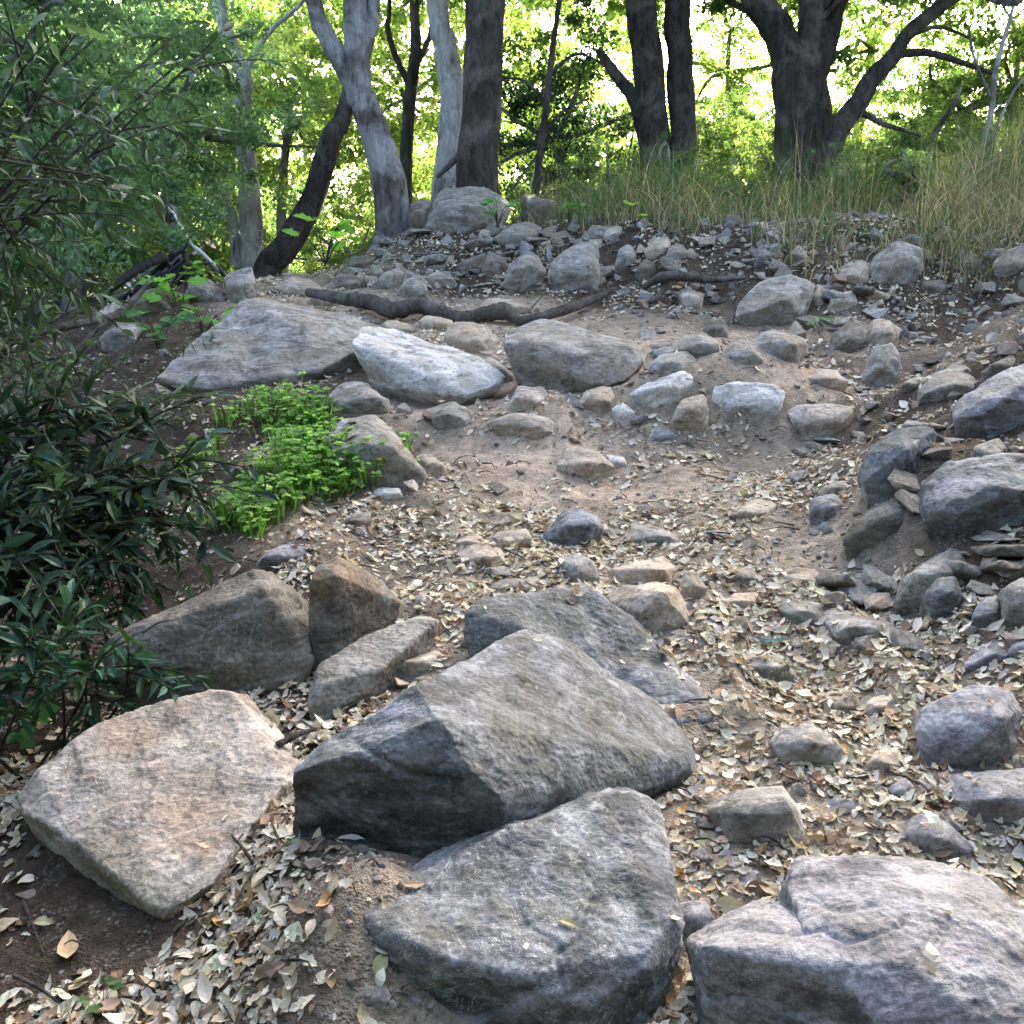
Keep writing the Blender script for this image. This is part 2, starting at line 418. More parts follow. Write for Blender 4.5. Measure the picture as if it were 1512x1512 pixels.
def column(pts, drop=.07, shrink=.84, groove=()):
    c = sum(pts, Vector())/len(pts)
    out = list(pts)
    for p in pts:
        q = Vector((c.x+(p.x-c.x)*shrink, c.y+(p.y-c.y)*shrink, 0)); q.z = min(gz(q.x, q.y)-drop, p.z-.02)
        out.append(q)
    return out

RS = [100]
def big_rock(label, tone, anchor, hulls, name='boulder', chips=2, amp=.66, D=None, strata=1.0, group=None, drop=.07, shrink=.84, groove=()):
    D0 = D if D is not None else hit(*anchor)
    H = []; allp = []
    for h in hulls:
        pts = [at(x, y, D0+d) for (x, y, d) in h]; allp += pts
        back = [Vector((p.x, p.y+.12, (p.z+gz(p.x, p.y+.12))*.5)) for p in pts if p.y > D0+.12]
        H.append(column(pts+back, drop, shrink))
    xs = [p.x for p in allp]; size = max(xs)-min(xs)
    c = sum(allp, Vector())/len(allp); org = (c.x, c.y, gz(c.x, c.y))
    RS[0] += 1
    o = rock_from_hulls(name, H, max(D0/FOC*2.4, .0038), size, RS[0], RM[tone], org, chips, amp, 3, strata, (7, .955, .995), groove)
    tag(o, label, 'boulder' if name == 'boulder' else 'rock', group); return o

def poly_rock(spec, tone, label, name='rock', T=None, amp=.8, chips=1):
    parts = spec.split('|')
    P = [tuple(float(a) for a in s.split(',')) for s in parts[0].split()]
    Rg = [tuple(float(a) for a in s.split(',')) for s in parts[1].split()] if len(parts) > 1 else []
    xs = [p[0] for p in P]; ys = [p[1] for p in P]
    yb, yt = max(ys), min(ys); cx = sum(xs)/len(xs)
    Db = hit(cx, yb) or 9.3
    Dt = hit(cx, yt)
    w = (max(xs)-min(xs))*Db/FOC
    Tm = .75*w if Dt is None else min(.75*w, .62*(Dt-Db))
    if T is not None: Tm = T
    Tm = max(Tm, .02)
    hp = max(yb-yt, 1)
    pts = [at(x, y, Db+Tm*max((yb-y)/hp, .25)) for x, y in P]+[at(x, y, Db+.12*Tm*((yb-y)/hp)) for x, y in Rg]
    if not Rg:   # give it a brow of its own
        mx = cx+random.uniform(-.15, .15)*(max(xs)-min(xs)); my = yt+(yb-yt)*random.uniform(.35, .5); ww = (max(xs)-min(xs))
        pts.append(at(mx, my, Db)); pts.append(at(mx-ww*random.uniform(.2, .3), my+hp*random.uniform(-.02, .12), Db+.12*Tm)); pts.append(at(mx+ww*random.uniform(.2, .3), my+hp*random.uniform(-.02, .12), Db+.12*Tm))
    back = [Vector((p.x, p.y+.4*Tm, (p.z+gz(p.x, p.y+.4*Tm))*.5)) for p in pts if p.y > Db+.5*Tm]
    c = sum(pts, Vector())/len(pts)
    RS[0] += 1
    size = max(w, hp*Db/FOC)
    o = rock_from_hulls(name, [column(pts+back, .05, .76)], max(Db/FOC*2.6, .0045), size, RS[0], RM[tone], (c.x, c.y, gz(c.x, c.y)), chips, amp, 2)
    tag(o, label, 'rock'); return o

big_rock('huge blue-grey boulder with a dark olive front face, in the centre foreground', 'b', None, [
  [(440,1110,-.0),(432,1180,.04),(418,1315,.08),(590,1018,.10),(650,1060,.03),(700,1140,-.02),(745,1182,-.02),(480,1312,.10),(620,1262,.12),(720,1215,.12),
   (700,985,.4),(775,935,.6),(830,945,.62),(905,1000,.55),(980,1070,.45),(1020,1125,.33),(960,1168,.22),(850,1178,.15)]], D=1.95, strata=.35, amp=.5, groove=[([(530,1100),(600,1142),(690,1155)], 5, .007)])
big_rock('blue-grey boulder with white veins, lowest in the photo, right in front of the huge one', 'q', None, [
  [(525,1345,.10),(640,1280,.2),(720,1242,.26),(870,1182,.38),(930,1180,.42),(975,1205,.4),(985,1280,.25),(1000,1365,.12),(985,1400,.05),(870,1485,-.02),(760,1440,-.02),(640,1410,0),(560,1385,.05)],
  [(540,1365,.09),(620,1470,.03),(760,1500,.02),(860,1495,.02),(720,1300,.25),(900,1300,.25)]], D=1.62, shrink=.95, groove=[([(880,1300),(850,1390),(820,1410),(835,1470)], 4, .005)])
big_rock('pale lilac-grey boulder with a long crack in its top, bottom right corner', 'v', None, [
  [(1040,1402,.12),(1100,1368,.20),(1155,1342,.25),(1330,1425,.05),(1260,1412,.07),(1200,1427,.06),(1110,1397,.11),(1100,1415,.1),(1300,1500,.02),(1050,1412,.12)],
  [(1165,1312,.27),(1180,1278,.34),(1290,1270,.36),(1400,1278,.36),(1480,1300,.32),(1530,1350,.22),(1600,1450,.1),(1215,1420,.07),(1330,1425,.05),(1385,1345,.15),
   (1300,1505,0),(1400,1550,-.03),(1560,1570,-.05)]], D=1.5, chips=1, groove=[([(1170,1378),(1215,1372),(1250,1392),(1330,1366)], 4, .007), ([(1200,1330),(1240,1345),(1290,1335)], 5, .006)])
big_rock('pinkish tan flat-faced boulder standing alone at the lower left', 'p', (240,1385), [
  [(240,1350,.02),(170,1290,.10),(110,1240,.18),(35,1195,.28),(30,1178,.31),(60,1140,.35),(140,1075,.47),(220,1045,.53),(310,1020,.58),(345,1025,.57),(375,1060,.5),(410,1120,.4),(425,1165,.3),(415,1200,.25),(370,1235,.17),(345,1282,.10),(275,1325,.04)]], chips=2, amp=.5)
big_rock('long grey boulder sloping down to the right just behind the huge central one', 'b', None, [
  [(675,975,0),(690,908,.06),(712,884,.12),(760,878,.2),(840,868,.26),(870,870,.27),(900,895,.26),(960,950,.2),(1020,1010,.1),(985,1040,.0),(780,930,.03),(740,892,.1)],
  [(900,960,.1),(960,975,.12),(1060,1040,-.05),(1075,1062,-.1),(1000,1068,-.14),(900,1040,-.05)]], D=2.6)
big_rock('broad dark boulder with a lit rim, half behind the leaves at left', 'd', (330,1035), [
  [(170,935,.05),(250,900,.12),(370,845,.2),(400,848,.2),(440,880,.15),(455,975,.02),(440,1005,0),(300,1035,0),(200,1025,0),(150,965,0),(250,915,.04),(390,870,.06)]])
big_rock('upright dark rock with a rusty brown side, next to the broad dark boulder', 'r', (490,990), [
  [(455,860,.0),(470,830,.06),(500,820,.1),(550,850,.13),(590,888,.13),(560,918,.08),(500,965,0),(460,990,0),(495,850,.01)]], name='rock')
big_rock('grey wedge rock leaning against the left of the huge boulder', 'g', (470,1072), [
  [(453,1010,.05),(470,985,.1),(530,945,.2),(610,915,.3),(645,918,.3),(600,950,.2),(560,990,.1),(470,1072,0),(455,1055,0),(480,1010,.03)]], name='rock')
big_rock('large dark boulder at the left crest of the trail, its top edge pale', 'g', (350,572), [
  [(235,560,0),(280,508,.2),(360,442,.5),(385,440,.6),(430,447,.7),(500,466,.75),(575,488,.6),(545,515,.25),(520,520,.15),(450,495,.2),(400,465,.35),(300,572,-.05),(380,562,0),(470,548,0)]], chips=2)
big_rock('long pale slab sloping down to the right under the wavy root', 'w', (640,600), [
  [(520,508,.1),(535,484,.45),(577,486,.5),(614,498,.45),(664,515,.35),(711,531,.22),(748,556,.05),(748,568,-.02),(694,585,-.1),(647,577,-.05),(617,577,-.03),(581,567,0),(561,547,.03)]], amp=.4, strata=2.5, chips=1, shrink=.6)
big_rock('broad light grey slab with a dark undercut, on the upper middle of the trail', 'g', (890,575), [
  [(744,507,.1),(751,490,.3),(794,470,.45),(824,477,.45),(871,493,.4),(914,500,.3),(954,517,.2),(951,532,.1),(927,560,0),(901,568,-.03),(874,567,-.03),(851,547,0),(814,520,.05),(781,503,.1),(857,527,.02),(881,510,.15),(934,517,.1)]], amp=.45, chips=1, shrink=.68)

ROCKS = '''
627,343 640,300 655,281 684,277 724,279 744,287 754,310 740,340|g|big grey boulder at the foot of the dark central trunk
604,340 607,300 621,293 641,297 633,340|d|dark narrow rock touching the left of the boulder under the dark trunk
769,287 787,291 811,293 834,300 804,315 777,312|d|curved half-moon rock in front of the sapling at the bank top
724,360 744,337 777,328 801,337 797,347 771,357 751,370 731,367|g|flat-topped rock directly below the boulder under the dark trunk
671,393 691,383 717,373 715,403 677,405|d|dark wedge rock left of the three big stones in the bank
709,400 721,370 744,380 751,393 734,415 711,413|d|dark stone wedged left of the arrow-shaped bank rock
742,417 754,390 781,367 797,380 806,400 787,415 771,430 747,427|g|pointed arrow-shaped rock in the middle of the bank
811,393 831,370 864,353 881,353 887,420 857,433 821,430 809,410/821,410 867,393|g|biggest blocky rock of the bank with a hollow dark underside
907,393 914,367 931,358 941,377 937,393 914,402|g|egg-shaped grey stone right of the biggest bank rock
939,397 951,382 967,390 971,407 954,415|d|small dark round stone below the pair of pale bank stones
951,370 971,350 989,353 991,367 977,380 957,382|t|pale pointed stone high in the bank, at the left edge of the dry grass
981,380 991,363 1008,360 1017,377 997,388|g|grey wedge stone right beside the pale pointed bank stone
889,350 894,337 911,333 921,340 917,353|t|brownish stone under the first grass tufts
584,430 601,410 627,407 632,430 614,440|g|flat grey stone above the left part of the wavy root
631,413 637,403 661,400 677,417 654,425 634,423|g|grey slab stone with twigs lying before it, above the root
547,423 571,400 587,395 597,403 574,415 554,428|g|long tilted stone in the rubble below the forked trunk
509,400 511,383 531,378 557,380 547,402|d|mossy dark rock just left of the forked trunk foot
544,410 547,393 561,390 567,403 554,414|g|small rounded stone under the forked trunk
634,400 641,390 661,388 664,399|d|small dark flat stone above the twigs
704,350 711,338 727,338 724,351|t|small tan stone left under the flat-topped bank rock
704,457 721,440 751,443 791,457 777,467 737,462|t|low flat stone behind the bend of the wavy root
561,477 581,472 607,480 621,497 591,498|t|tan flat stone above the long pale slab
619,473 631,465 667,472 671,480 647,490 624,484|t|small pale slab touching the root from below
651,492 671,477 697,475 721,483 732,503 724,523 704,530 677,513/704,500 690,505|t|rounded pale boulder between the two big slabs
707,530 721,527 744,540 764,563 751,568 721,548|g|small smooth stone right above the end of the long pale slab
751,597 764,571 804,571 811,587 791,612 757,608|p|worn pale tan stone right of the tip of the long pale slab
721,621 744,611 787,611 817,624 824,644 801,658 781,640 757,633/790,630|p|tan step stone with a small dark hollow, in mid-trail
851,601 864,577 891,569 911,584 904,604 871,619|t|brown humped rock below the broad light slab
904,604 917,591 944,627 927,635|w|narrow pale stone leaning on the brown humped rock
927,584 954,567 1008,551 1024,564 997,584 971,601 947,602|w|pale cream flat rock left of the square white slab
954,544 977,524 1015,517 1032,532 1020,545 970,560|g|dark-spotted grey stone above the pale cream flat rock
627,607 651,597 671,592 691,607 704,637 677,645 644,627|g|grey pointed stone in the soil below the long pale slab
480,590 504,566 524,563 541,567 554,584 584,601 571,617 485,614|g|smooth grey rock above the green patch
480,645 504,620 551,614 574,631 587,647 631,704 604,721 540,717 500,700|g|rounded grey rock half covered by the green patch
614,671 637,671 661,691 661,702 631,691|t|small flat tan stone right of the green patch
820,690 837,668 857,660 887,671 912,691 877,712 837,700/860,682 890,685|t|low wedge rock in the dusty middle of the trail
894,671 921,674 926,686 907,692|w|small pale stone right beside the low wedge rock of mid-trail
952,651 971,631 987,634 999,646 971,656|v|small lilac stone among leaves left below the square white slab
804,787 834,754 854,750 881,761 891,777 874,803 824,814 797,806/837,777 874,774|b|blue-topped rock alone in the middle of the trail
919,794 934,776 964,777 994,791 1010,801 987,812 954,808 934,808|g|low pale-topped rock right of the blue-topped trail rock
887,787 901,779 917,784 917,795 897,798|g|small stone squeezed between the blue-topped rock and its right neighbour
724,794 737,786 777,781 784,794 757,815 737,808/750,798|t|angular pale stone left of the blue-topped trail rock
667,804 691,791 711,791 717,804 691,812|t|flat pale stone on the leaf carpet, topmost left of its trio
674,824 691,809 717,806 741,814 747,831 717,843 687,838|t|sandy round stone below the flat one of the leaf carpet
721,867 744,856 787,857 797,871 771,882 727,882|d|dark reddish flat stone just above the long grey boulder
824,827 851,816 874,827 887,854 874,867 837,865/851,844|g|angular stone with a white top, above the long grey boulder
901,841 934,831 977,822 996,837 991,857 954,862 911,868|t|broad flat sandy rock above the pale-shouldered boulder
897,887 921,867 971,860 1001,867 1014,897 1027,938 987,943 947,916 917,899/947,904 977,874|t|pale-shouldered boulder with a dark front, right of the long grey one
647,867 664,854 687,857 691,872|t|small grey stone bedded in leaves left of the dark reddish one
612,881 627,874 641,887 634,902 614,900|p|small squarish pink stone in the leaves
573,995 600,972 655,964 645,990 600,1002|t|flat grey-green stone behind the shoulder of the huge boulder
375,832 400,812 430,805 462,820 440,839 390,841|v|flat purplish stone lying above the broad dark boulder
500,772 520,755 545,755 547,770 515,783|d|small dark stone under the lower edge of the green patch
540,730 560,722 590,720 599,735 560,740|w|small pale stone just below the green patch
1353,1085 1370,1045 1440,1010 1490,1015 1510,1050 1495,1110 1440,1150 1370,1130/1480,1060 1430,1110|v|big rounded lilac-grey rock at the right edge, upper of two
1405,1180 1420,1150 1480,1140 1540,1140 1560,1230 1470,1230 1430,1205|v|smooth lilac-grey rock cut by the right edge of the photo, lower of two
1335,1230 1370,1208 1400,1215 1450,1270 1400,1287 1350,1255/1385,1235|v|purplish rock split by a crack, above the bottom right boulder
1140,1098 1160,1075 1200,1065 1245,1105 1240,1132 1190,1142 1150,1117/1195,1095|g|rock with a dark mossy left side and pale right side, lower right leaves
1050,1200 1090,1170 1160,1160 1180,1190 1190,1240 1130,1267 1080,1242/1110,1195 1165,1190|g|dark-faced block with a pale rim, between the huge and bottom right boulders
1215,1195 1230,1182 1275,1182 1270,1205 1240,1213|v|small lilac brick-like stone right of the dark-faced block
1205,1150 1220,1135 1237,1150 1222,1162|v|tiny dark cube-like stone above the lilac brick-like one
1270,1142 1300,1112 1325,1105 1345,1130 1300,1147|t|flat triangular stone left below the upper lilac rock
1312,1168 1335,1148 1352,1160 1345,1190 1320,1192|v|small upright lilac stone in front of the flat triangular one
1208,1047 1220,1025 1260,1020 1275,1040 1240,1061|t|brownish stone in the leaves, left one of a low pair
1275,1052 1285,1030 1325,1030 1310,1060 1290,1064|t|yellowish tan stone, right one of the low pair in the leaves
1095,987 1110,968 1150,970 1182,1000 1160,1014 1120,1002|g|flat-topped stone in the leaves below a blue-green leaf
1150,900 1160,885 1210,892 1216,920 1165,927|g|grey stone left of the long pale low rock, right part of trail
1217,918 1235,905 1320,920 1328,947 1280,957 1245,947|g|long low pale rock at the foot of the right-hand rocks
1155,852 1180,842 1225,845 1215,869 1160,870|t|brown flat stone in the leaves above the long low pale rock
1070,852 1080,840 1110,838 1127,857 1095,872/1098,850|p|cream-topped stone on the right half of the mid-trail
1068,893 1085,878 1120,876 1115,895 1090,902|t|flat stone directly below the cream-topped one
1008,845 1025,838 1045,870 1030,885 1010,868|t|brown standing stone right of the broad flat sandy rock
1075,765 1120,738 1150,745 1140,757 1100,772|t|flat pinkish stone in the leaves, right of the dusty patch
1275,712 1280,670 1320,632 1385,630 1382,655 1350,695 1300,733/1335,665|b|tall light blue-grey rock at the right side of the trail
1205,725 1240,710 1265,715 1260,732 1215,737|g|small grey slab at the foot of the tall blue-grey rock
1195,765 1200,735 1230,728 1247,745 1240,765 1210,775|v|rounded lilac stone left of the overhanging dark rock
1245,800 1262,770 1310,743 1355,745 1350,790 1290,812/1300,765|d|overhanging dark rock left of the big right-edge slab
1360,760 1370,715 1420,690 1480,672 1512,678 1580,690 1570,790 1480,800 1400,800/1400,752 1470,722 1520,725|b|big blue-grey slab over a hollow at the right edge
1320,895 1340,850 1390,820 1420,815 1428,835 1390,865 1350,905|g|long dark leaning rock in the right-hand wall
1365,875 1385,852 1410,850 1422,880 1415,920 1372,915/1395,868|b|dark block with a pale top, in the right-hand wall
1430,915 1455,880 1472,880 1478,935 1440,940|b|narrow blue-grey shard right of the dark block
1480,915 1485,865 1512,850 1545,900 1530,930|g|grey rock cut by the right edge under the big slab
1405,620 1430,580 1490,545 1560,525 1600,620 1500,645 1420,645/1450,600 1500,580|v|big lilac-blue boulder at the right edge, highest of the large ones
1350,585 1390,550 1420,540 1445,560 1440,592 1380,592|g|rounded grey boulder left of the lilac-blue one
1322,578 1345,558 1375,556 1355,580|g|low grey stone touching the left of the rounded grey boulder
1448,550 1470,535 1500,527 1508,542 1470,557|d|thin dark-edged stone above the lilac-blue boulder
1272,562 1290,510 1320,505 1332,530 1327,558 1290,572/1300,535|g|upright angular grey stone right below the bank
1084,466 1091,446 1117,420 1175,404 1205,420 1181,463 1135,485 1099,485/1113,460 1155,446|g|big greenish-grey boulder on the right bank, its underside dark
1000,431 1015,422 1040,435 1037,457 1007,446|p|tan stone hanging in the roots of the bank
1237,410 1241,399 1263,382 1289,391 1281,415 1263,426|p|orange-tan stone left of the pointed dark-based rock
1289,431 1283,395 1296,377 1325,353 1362,369 1365,388 1332,410/1332,385|g|pointed grey rock with a dark base high on the right bank
1407,390 1420,368 1460,384 1460,408 1420,408/1430,385|d|black-faced rock near the right end of the bank
1464,391 1486,369 1512,362 1550,380 1530,405 1478,408/1490,388|g|grey rock at the right end of the bank beside the black-faced one
1360,426 1365,413 1394,413 1398,426 1369,435|d|small dark stone under the pointed dark-based rock
1197,441 1208,422 1227,431 1216,455|t|brown stone right of the big greenish-grey boulder
1219,459 1237,435 1263,428 1267,448 1230,464|t|brown rock with a lit top below the orange-tan stone
989,521 1007,497 1033,488 1062,504 1062,528 1026,532|g|grey humped stone, leftmost of the row under the greenish boulder
1066,528 1080,504 1106,504 1128,534 1095,545|g|flat-faced grey stone, second of the row under the greenish boulder
1110,510 1124,490 1150,484 1194,501 1178,534 1157,530 1124,528|g|broad grey stone, third of the row under the greenish boulder
1219,503 1252,475 1281,475 1278,504 1252,521 1223,523|d|dark brown rock left of the pale rounded one, below the bank
1270,508 1289,472 1310,468 1331,486 1318,506 1285,514|t|pale rounded rock above the upright angular stone
1037,485 1055,466 1073,475 1077,497 1044,498|d|small brown stone above the gap of the row stones
1048,577 1084,565 1143,567 1161,581 1153,605 1117,618 1084,612 1051,612/1085,600 1150,595|w|square white slab embedded in the step of the trail
990,625 1007,588 1045,580 1048,640 1000,648|t|soil-brown rock touching the square white slab from the left
1168,572 1194,550 1237,548 1254,563 1216,575|p|flat pinkish stone behind the square white slab
1165,612 1180,600 1225,597 1265,603 1245,630 1200,655 1177,640|p|smooth pinkish worn rock face right of the square white slab
328,412 344,399 366,391 373,397 376,420 366,433 346,451 335,441|g|grey upright rock at the left crest beside the bicycle
192,455 208,428 223,426 242,423 251,455 223,466 201,465|d|dark round rock below the bicycle wheel
277,415 296,412 327,428 333,448 295,450 281,444|d|dark rock between the leafy seedlings, below the handlebar
148,500 176,469 204,477 202,502 179,517 150,515|g|bluish rounded rock in the shade at far left
140,462 168,447 179,453 173,466 150,478|t|brown rock right of the dead branch at far left
400,425 430,410 457,413 482,430 460,439 427,436|t|flat pale rock at the trail crest beside the leaning trunk
450,447 477,432 504,437 502,452 470,454|t|pale stone at the left start of the wavy root
486,427 495,407 520,402 540,415 520,429|d|brown stone above the left start of the wavy root
1000,1345 1020,1330 1045,1332 1058,1365 1040,1387 1003,1384|v|purple-grey stone in the gap left of the bottom right boulder
1088,1325 1090,1292 1118,1288 1127,1320 1105,1330|v|small dark lilac stone below the dark-faced block
522,1485 538,1456 570,1460 592,1492 560,1503|g|small blue-grey stone stuck in the soil left of the lowest boulder
1418,990 1450,960 1480,948 1492,965 1470,985 1440,994|v|lilac wedge stone near the right edge, above the upper lilac rock
1488,965 1500,945 1530,940 1530,968 1500,972|v|small lilac stone cut by the right edge
700,1320 0,0'''
for ln in ROCKS.strip().split('\n'):
    if '|' not in ln: continue
    a, tone, lab = ln.split('|')
    P = a.replace('/', '|')
    poly_rock(P, tone, lab)

# loose stones: a few source meshes, copied
STV = []
for k in range(9):
    r = random.Random(900+k)
    pts = [Vector((r.gauss(0, 1), r.gauss(0, .8), r.gauss(0, .55))).normalized() for _ in range(10)]
    pts = [Vector((p.x*.5, p.y*.4, p.z*.30)) for p in pts]
    RV, RF = len(ROCKV), len(ROCKF)
    o = rock_from_hulls('stone', [pts], .024, 1.0, 700+k, RM['tgdtgg'[k % 6]], (0, 0, 0), 0, .5, 1)
    del ROCKV[RV:]; del ROCKF[RF:]
    STV.append(o.data); bpy.data.objects.remove(o)
def stone(x, y, s, k, mat=None):
    o = link('stone', STV[k], None, None, (x, y, gz(x, y)+s*.05))
    o.scale = (s, s*random.uniform(.8, 1.1), s*random.uniform(.8, 1.2)); o.rotation_euler = (random.uniform(-.3, .3), random.uniform(-.3, .3), random.uniform(0, 6.28))
    return o
def in_px(x, y): 
    px, py = pxof(np.array([x, y, gz(x, y)])); return 0 < px < 1512 and 0 < py < 1512
bvh_r = None
ZONES = [
 ('small stone in the rubble of the bank below the forked and dark trunks', 'rubble stones on the bank', (500, 900), (340, 460), 105, (.08, .30)),
 ('small stone strewn on the dark soil of the right bank', 'stones on the right bank', (930, 1512), (350, 560), 85, (.07, .26)),
 ('small stone half buried in the right-hand earth side of the trail', 'stones on the right side of the trail', (1170, 1500), (600, 960), 52, (.05, .2)),
 ('small loose stone among the leaves in the middle of the trail', 'loose stones in mid-trail', (620, 1200), (600, 980), 28, (.03, .13)),
 ('small loose stone among the leaves at the lower right', 'loose stones at the lower right', (1000, 1420), (980, 1420), 18, (.02, .075)),
 ('small loose stone on dark earth at the left', 'loose stones at the left', (20, 480), (440, 1480), 8, (.03, .08)),
]
_RV = np.concatenate(ROCKV); _RF = np.concatenate(ROCKF)
BV = BVHTree.FromPolygons(_RV.tolist(), _RF.tolist())
def rocktop(x, y, z):
    h = BV.ray_cast(Vector((x, y, z+3)), Vector((0, 0, -1)), 6)
    return h
for lab, grp, xr_, yr_, n, sr in ZONES:
    c = 0; tries = 0
    while c < n and tries < 3000:
        tries += 1
        px = random.uniform(*xr_); py = random.uniform(*yr_)
        D = hit(px, py)
        if D is None or D > 9.6: continue
        p = at(px, py, D); h = rocktop(p.x, p.y, p.z)
        if h[0] is not None and h[0].z > p.z+.01: continue
        s = sr[0]+(sr[1]-sr[0])*random.random()**2
        if 450 < px < 915 and 425 < py < 492 and random.random() < .85: continue
        o = stone(p.x, p.y, s, random.randrange(9)); tag(o, lab, 'stone', grp); c += 1

# smaller rubble nobody could count
def rubble():
    n = 8000
    y = rng.uniform(1.6, 9.4, n); x = rng.uniform(-1, 1, n)*(.4+.5*y)
    z = G(x, y); px, py = pxof(np.stack([x, y, z], -1))
    w = np.full(n, .10); w[(py < 470) & (px > 480)] = .95; w[(px > 1150) & (py > 470) & (py < 980)] = .6
    w[(px < 480)] = .12; w[(px > 600) & (px < 1200) & (py > 600)] = .16
    k = (rng.random(n) < w*(1+.8*fbm(np.stack([x, y, x*0], -1)*2, 2, 91))) & (px > -250) & (px < 1800)
    k &= ~((px > 450) & (px < 915) & (py > 428) & (py < 488) & (rng.random(n) < .88))
    x, y, z = x[k], y[k], z[k]
    Vs, Fs, Cs, off = [], [], [], 0
    base = []
    for q in range(8):
        r = random.Random(q); bm = bmesh.new()
        for _ in range(9): bm.verts.new(Vector((r.gauss(0, 1), r.gauss(0, .8), r.gauss(0, .55))).normalized()*.5)
        res = bmesh.ops.convex_hull(bm, input=bm.verts)
        bmesh.ops.bevel(bm, geom=bm.edges[:]+bm.verts[:], offset=.045, segments=2, profile=.6, affect='EDGES')
        bmesh.ops.triangulate(bm, faces=bm.faces); bm.verts.index_update()
        base.append((np.array([v.co[:] for v in bm.verts])*np.array([1, .95, .95]), np.array([[v.index for v in f.verts] for f in bm.faces]))); bm.free()
    for i in range(len(x)):
        bv, bf = base[rng.integers(8)]
        s = float(np.clip(rng.lognormal(-2.75, .5), .02, .19))*(1 if y[i] > 6.2 else .62 if y[i] > 4 else .45)
        a = rng.uniform(0, 6.28); t = rng.normal(0, .35); c_, s_ = math.cos(a), math.sin(a)
        M = np.array([[c_, -s_, 0], [s_, c_, 0], [0, 0, 1]])@np.array([[1, 0, 0], [0, math.cos(t), -math.sin(t)], [0, math.sin(t), math.cos(t)]])
        h = rocktop(x[i], y[i], z[i])
        if h[0] is not None and h[0].z > z[i]+.005: continue
        Vs.append(bv@M.T*s+np.array([x[i], y[i], z[i]+s*.06])); Fs.append(bf+off); off += len(bv)
        c = np.array([(.30, .25, .20), (.21, .20, .185), (.15, .13, .11), (.26, .25, .25), (.36, .31, .26), (.20, .15, .12)][rng.integers(6)])*rng.uniform(.75, 1.25)
        Cs.append(np.tile(c, (len(bv), 1)))
    m, nt, out = newmat('rubble_stone'); at_ = N(nt, 'ShaderNodeAttribute'); at_.attribute_name = 'Col'
    tc = N(nt, 'ShaderNodeTexCoord'); n1 = noise(nt, tc.outputs['Object'], 40, 4, .7)
    c = mix(nt, .8, at_.outputs['Color'], ramp(nt, n1, [(.3, (.5, .5, .5)), (.7, (1.5, 1.5, 1.5))]), 'MULTIPLY')
    b = N(nt, 'ShaderNodeBsdfPrincipled'); nt.links.new(c, b.inputs['Base Color']); b.inputs['Roughness'].default_value = .9
    bp = N(nt, 'ShaderNodeBump'); bp.inputs['Strength'].default_value = .8; bp.inputs['Distance'].default_value = .01
    nt.links.new(n1, bp.inputs['Height']); nt.links.new(bp.outputs[0], b.inputs['Normal']); nt.links.new(b.outputs[0], out.inputs[0])
    o = link('rubble', fastmesh('rubble', np.vstack(Vs), [np.vstack(Fs)], False, np.vstack(Cs)), m)
    tag(o, 'loose angular rubble packed over the bank and along the trail', 'rubble', None, 'stuff')
    print('rubble', len(Vs))
rubble()
# ------------------------------------------------------------------ leaves in bulk
DIAM = (np.array([(0, 0, 0), (.45, -.5, .10), (.45, .5, .10), (1, 0, 0)], float), [np.array([(0, 1, 3), (0, 3, 2)])])
LANC = (np.array([(0, 0, 0), (.28, 0, .0), (.62, 0, .0), (1, 0, -.02), (.28, -.5, .06), (.62, -.42, .05), (.28, .5, .06), (.62, .42, .05)], float),
        [np.array([(0, 4, 1), (0, 1, 6), (5, 3, 2), (2, 3, 7)]), np.array([(4, 5, 2, 1), (1, 2, 7, 6)])])
OAK = (np.array([(0, 0, 0), (.2, -.33, .05), (.35, -.28, .03), (.5, -.52, .07), (.68, -.30, .03), (.8, -.30, .04), (1, 0, 0),
                 (.8, .30, .04), (.68, .30, .03), (.5, .52, .07), (.35, .28, .03), (.2, .33, .05), (.35, 0, -.01), (.68, 0, -.01)], float),
       [np.array([(0, 1, 12), (1, 2, 12), (2, 3, 12), (3, 4, 13), (12, 3, 13), (4, 5, 13), (5, 6, 13), (6, 7, 13), (7, 8, 13), (8, 9, 13), (9, 12, 13), (9, 10, 12), (10, 11, 12), (11, 0, 12)])])
_eu = [(.13, .30), (.32, .48), (.54, .47), (.76, .30)]
ELL = (np.array([(0, 0, 0)]+[(u, 0, 0) for u, v in _eu]+[(1, 0, -.02)]+[(u, -v, .055+.015*(i % 2)) for i, (u, v) in enumerate(_eu)]+[(u, v, .06-.015*(i % 2)) for i, (u, v) in enumerate(_eu)], float),
       [np.array([(0, 6, 1), (0, 1, 10), (9, 5, 4), (4, 5, 13)]), np.array([(1, 6, 7, 2), (2, 7, 8, 3), (3, 8, 9, 4), (1, 2, 11, 10), (2, 3, 12, 11), (3, 4, 13, 12)])])
def nrm(a): return a/np.maximum(np.linalg.norm(a, axis=-1, keepdims=True), 1e-9)
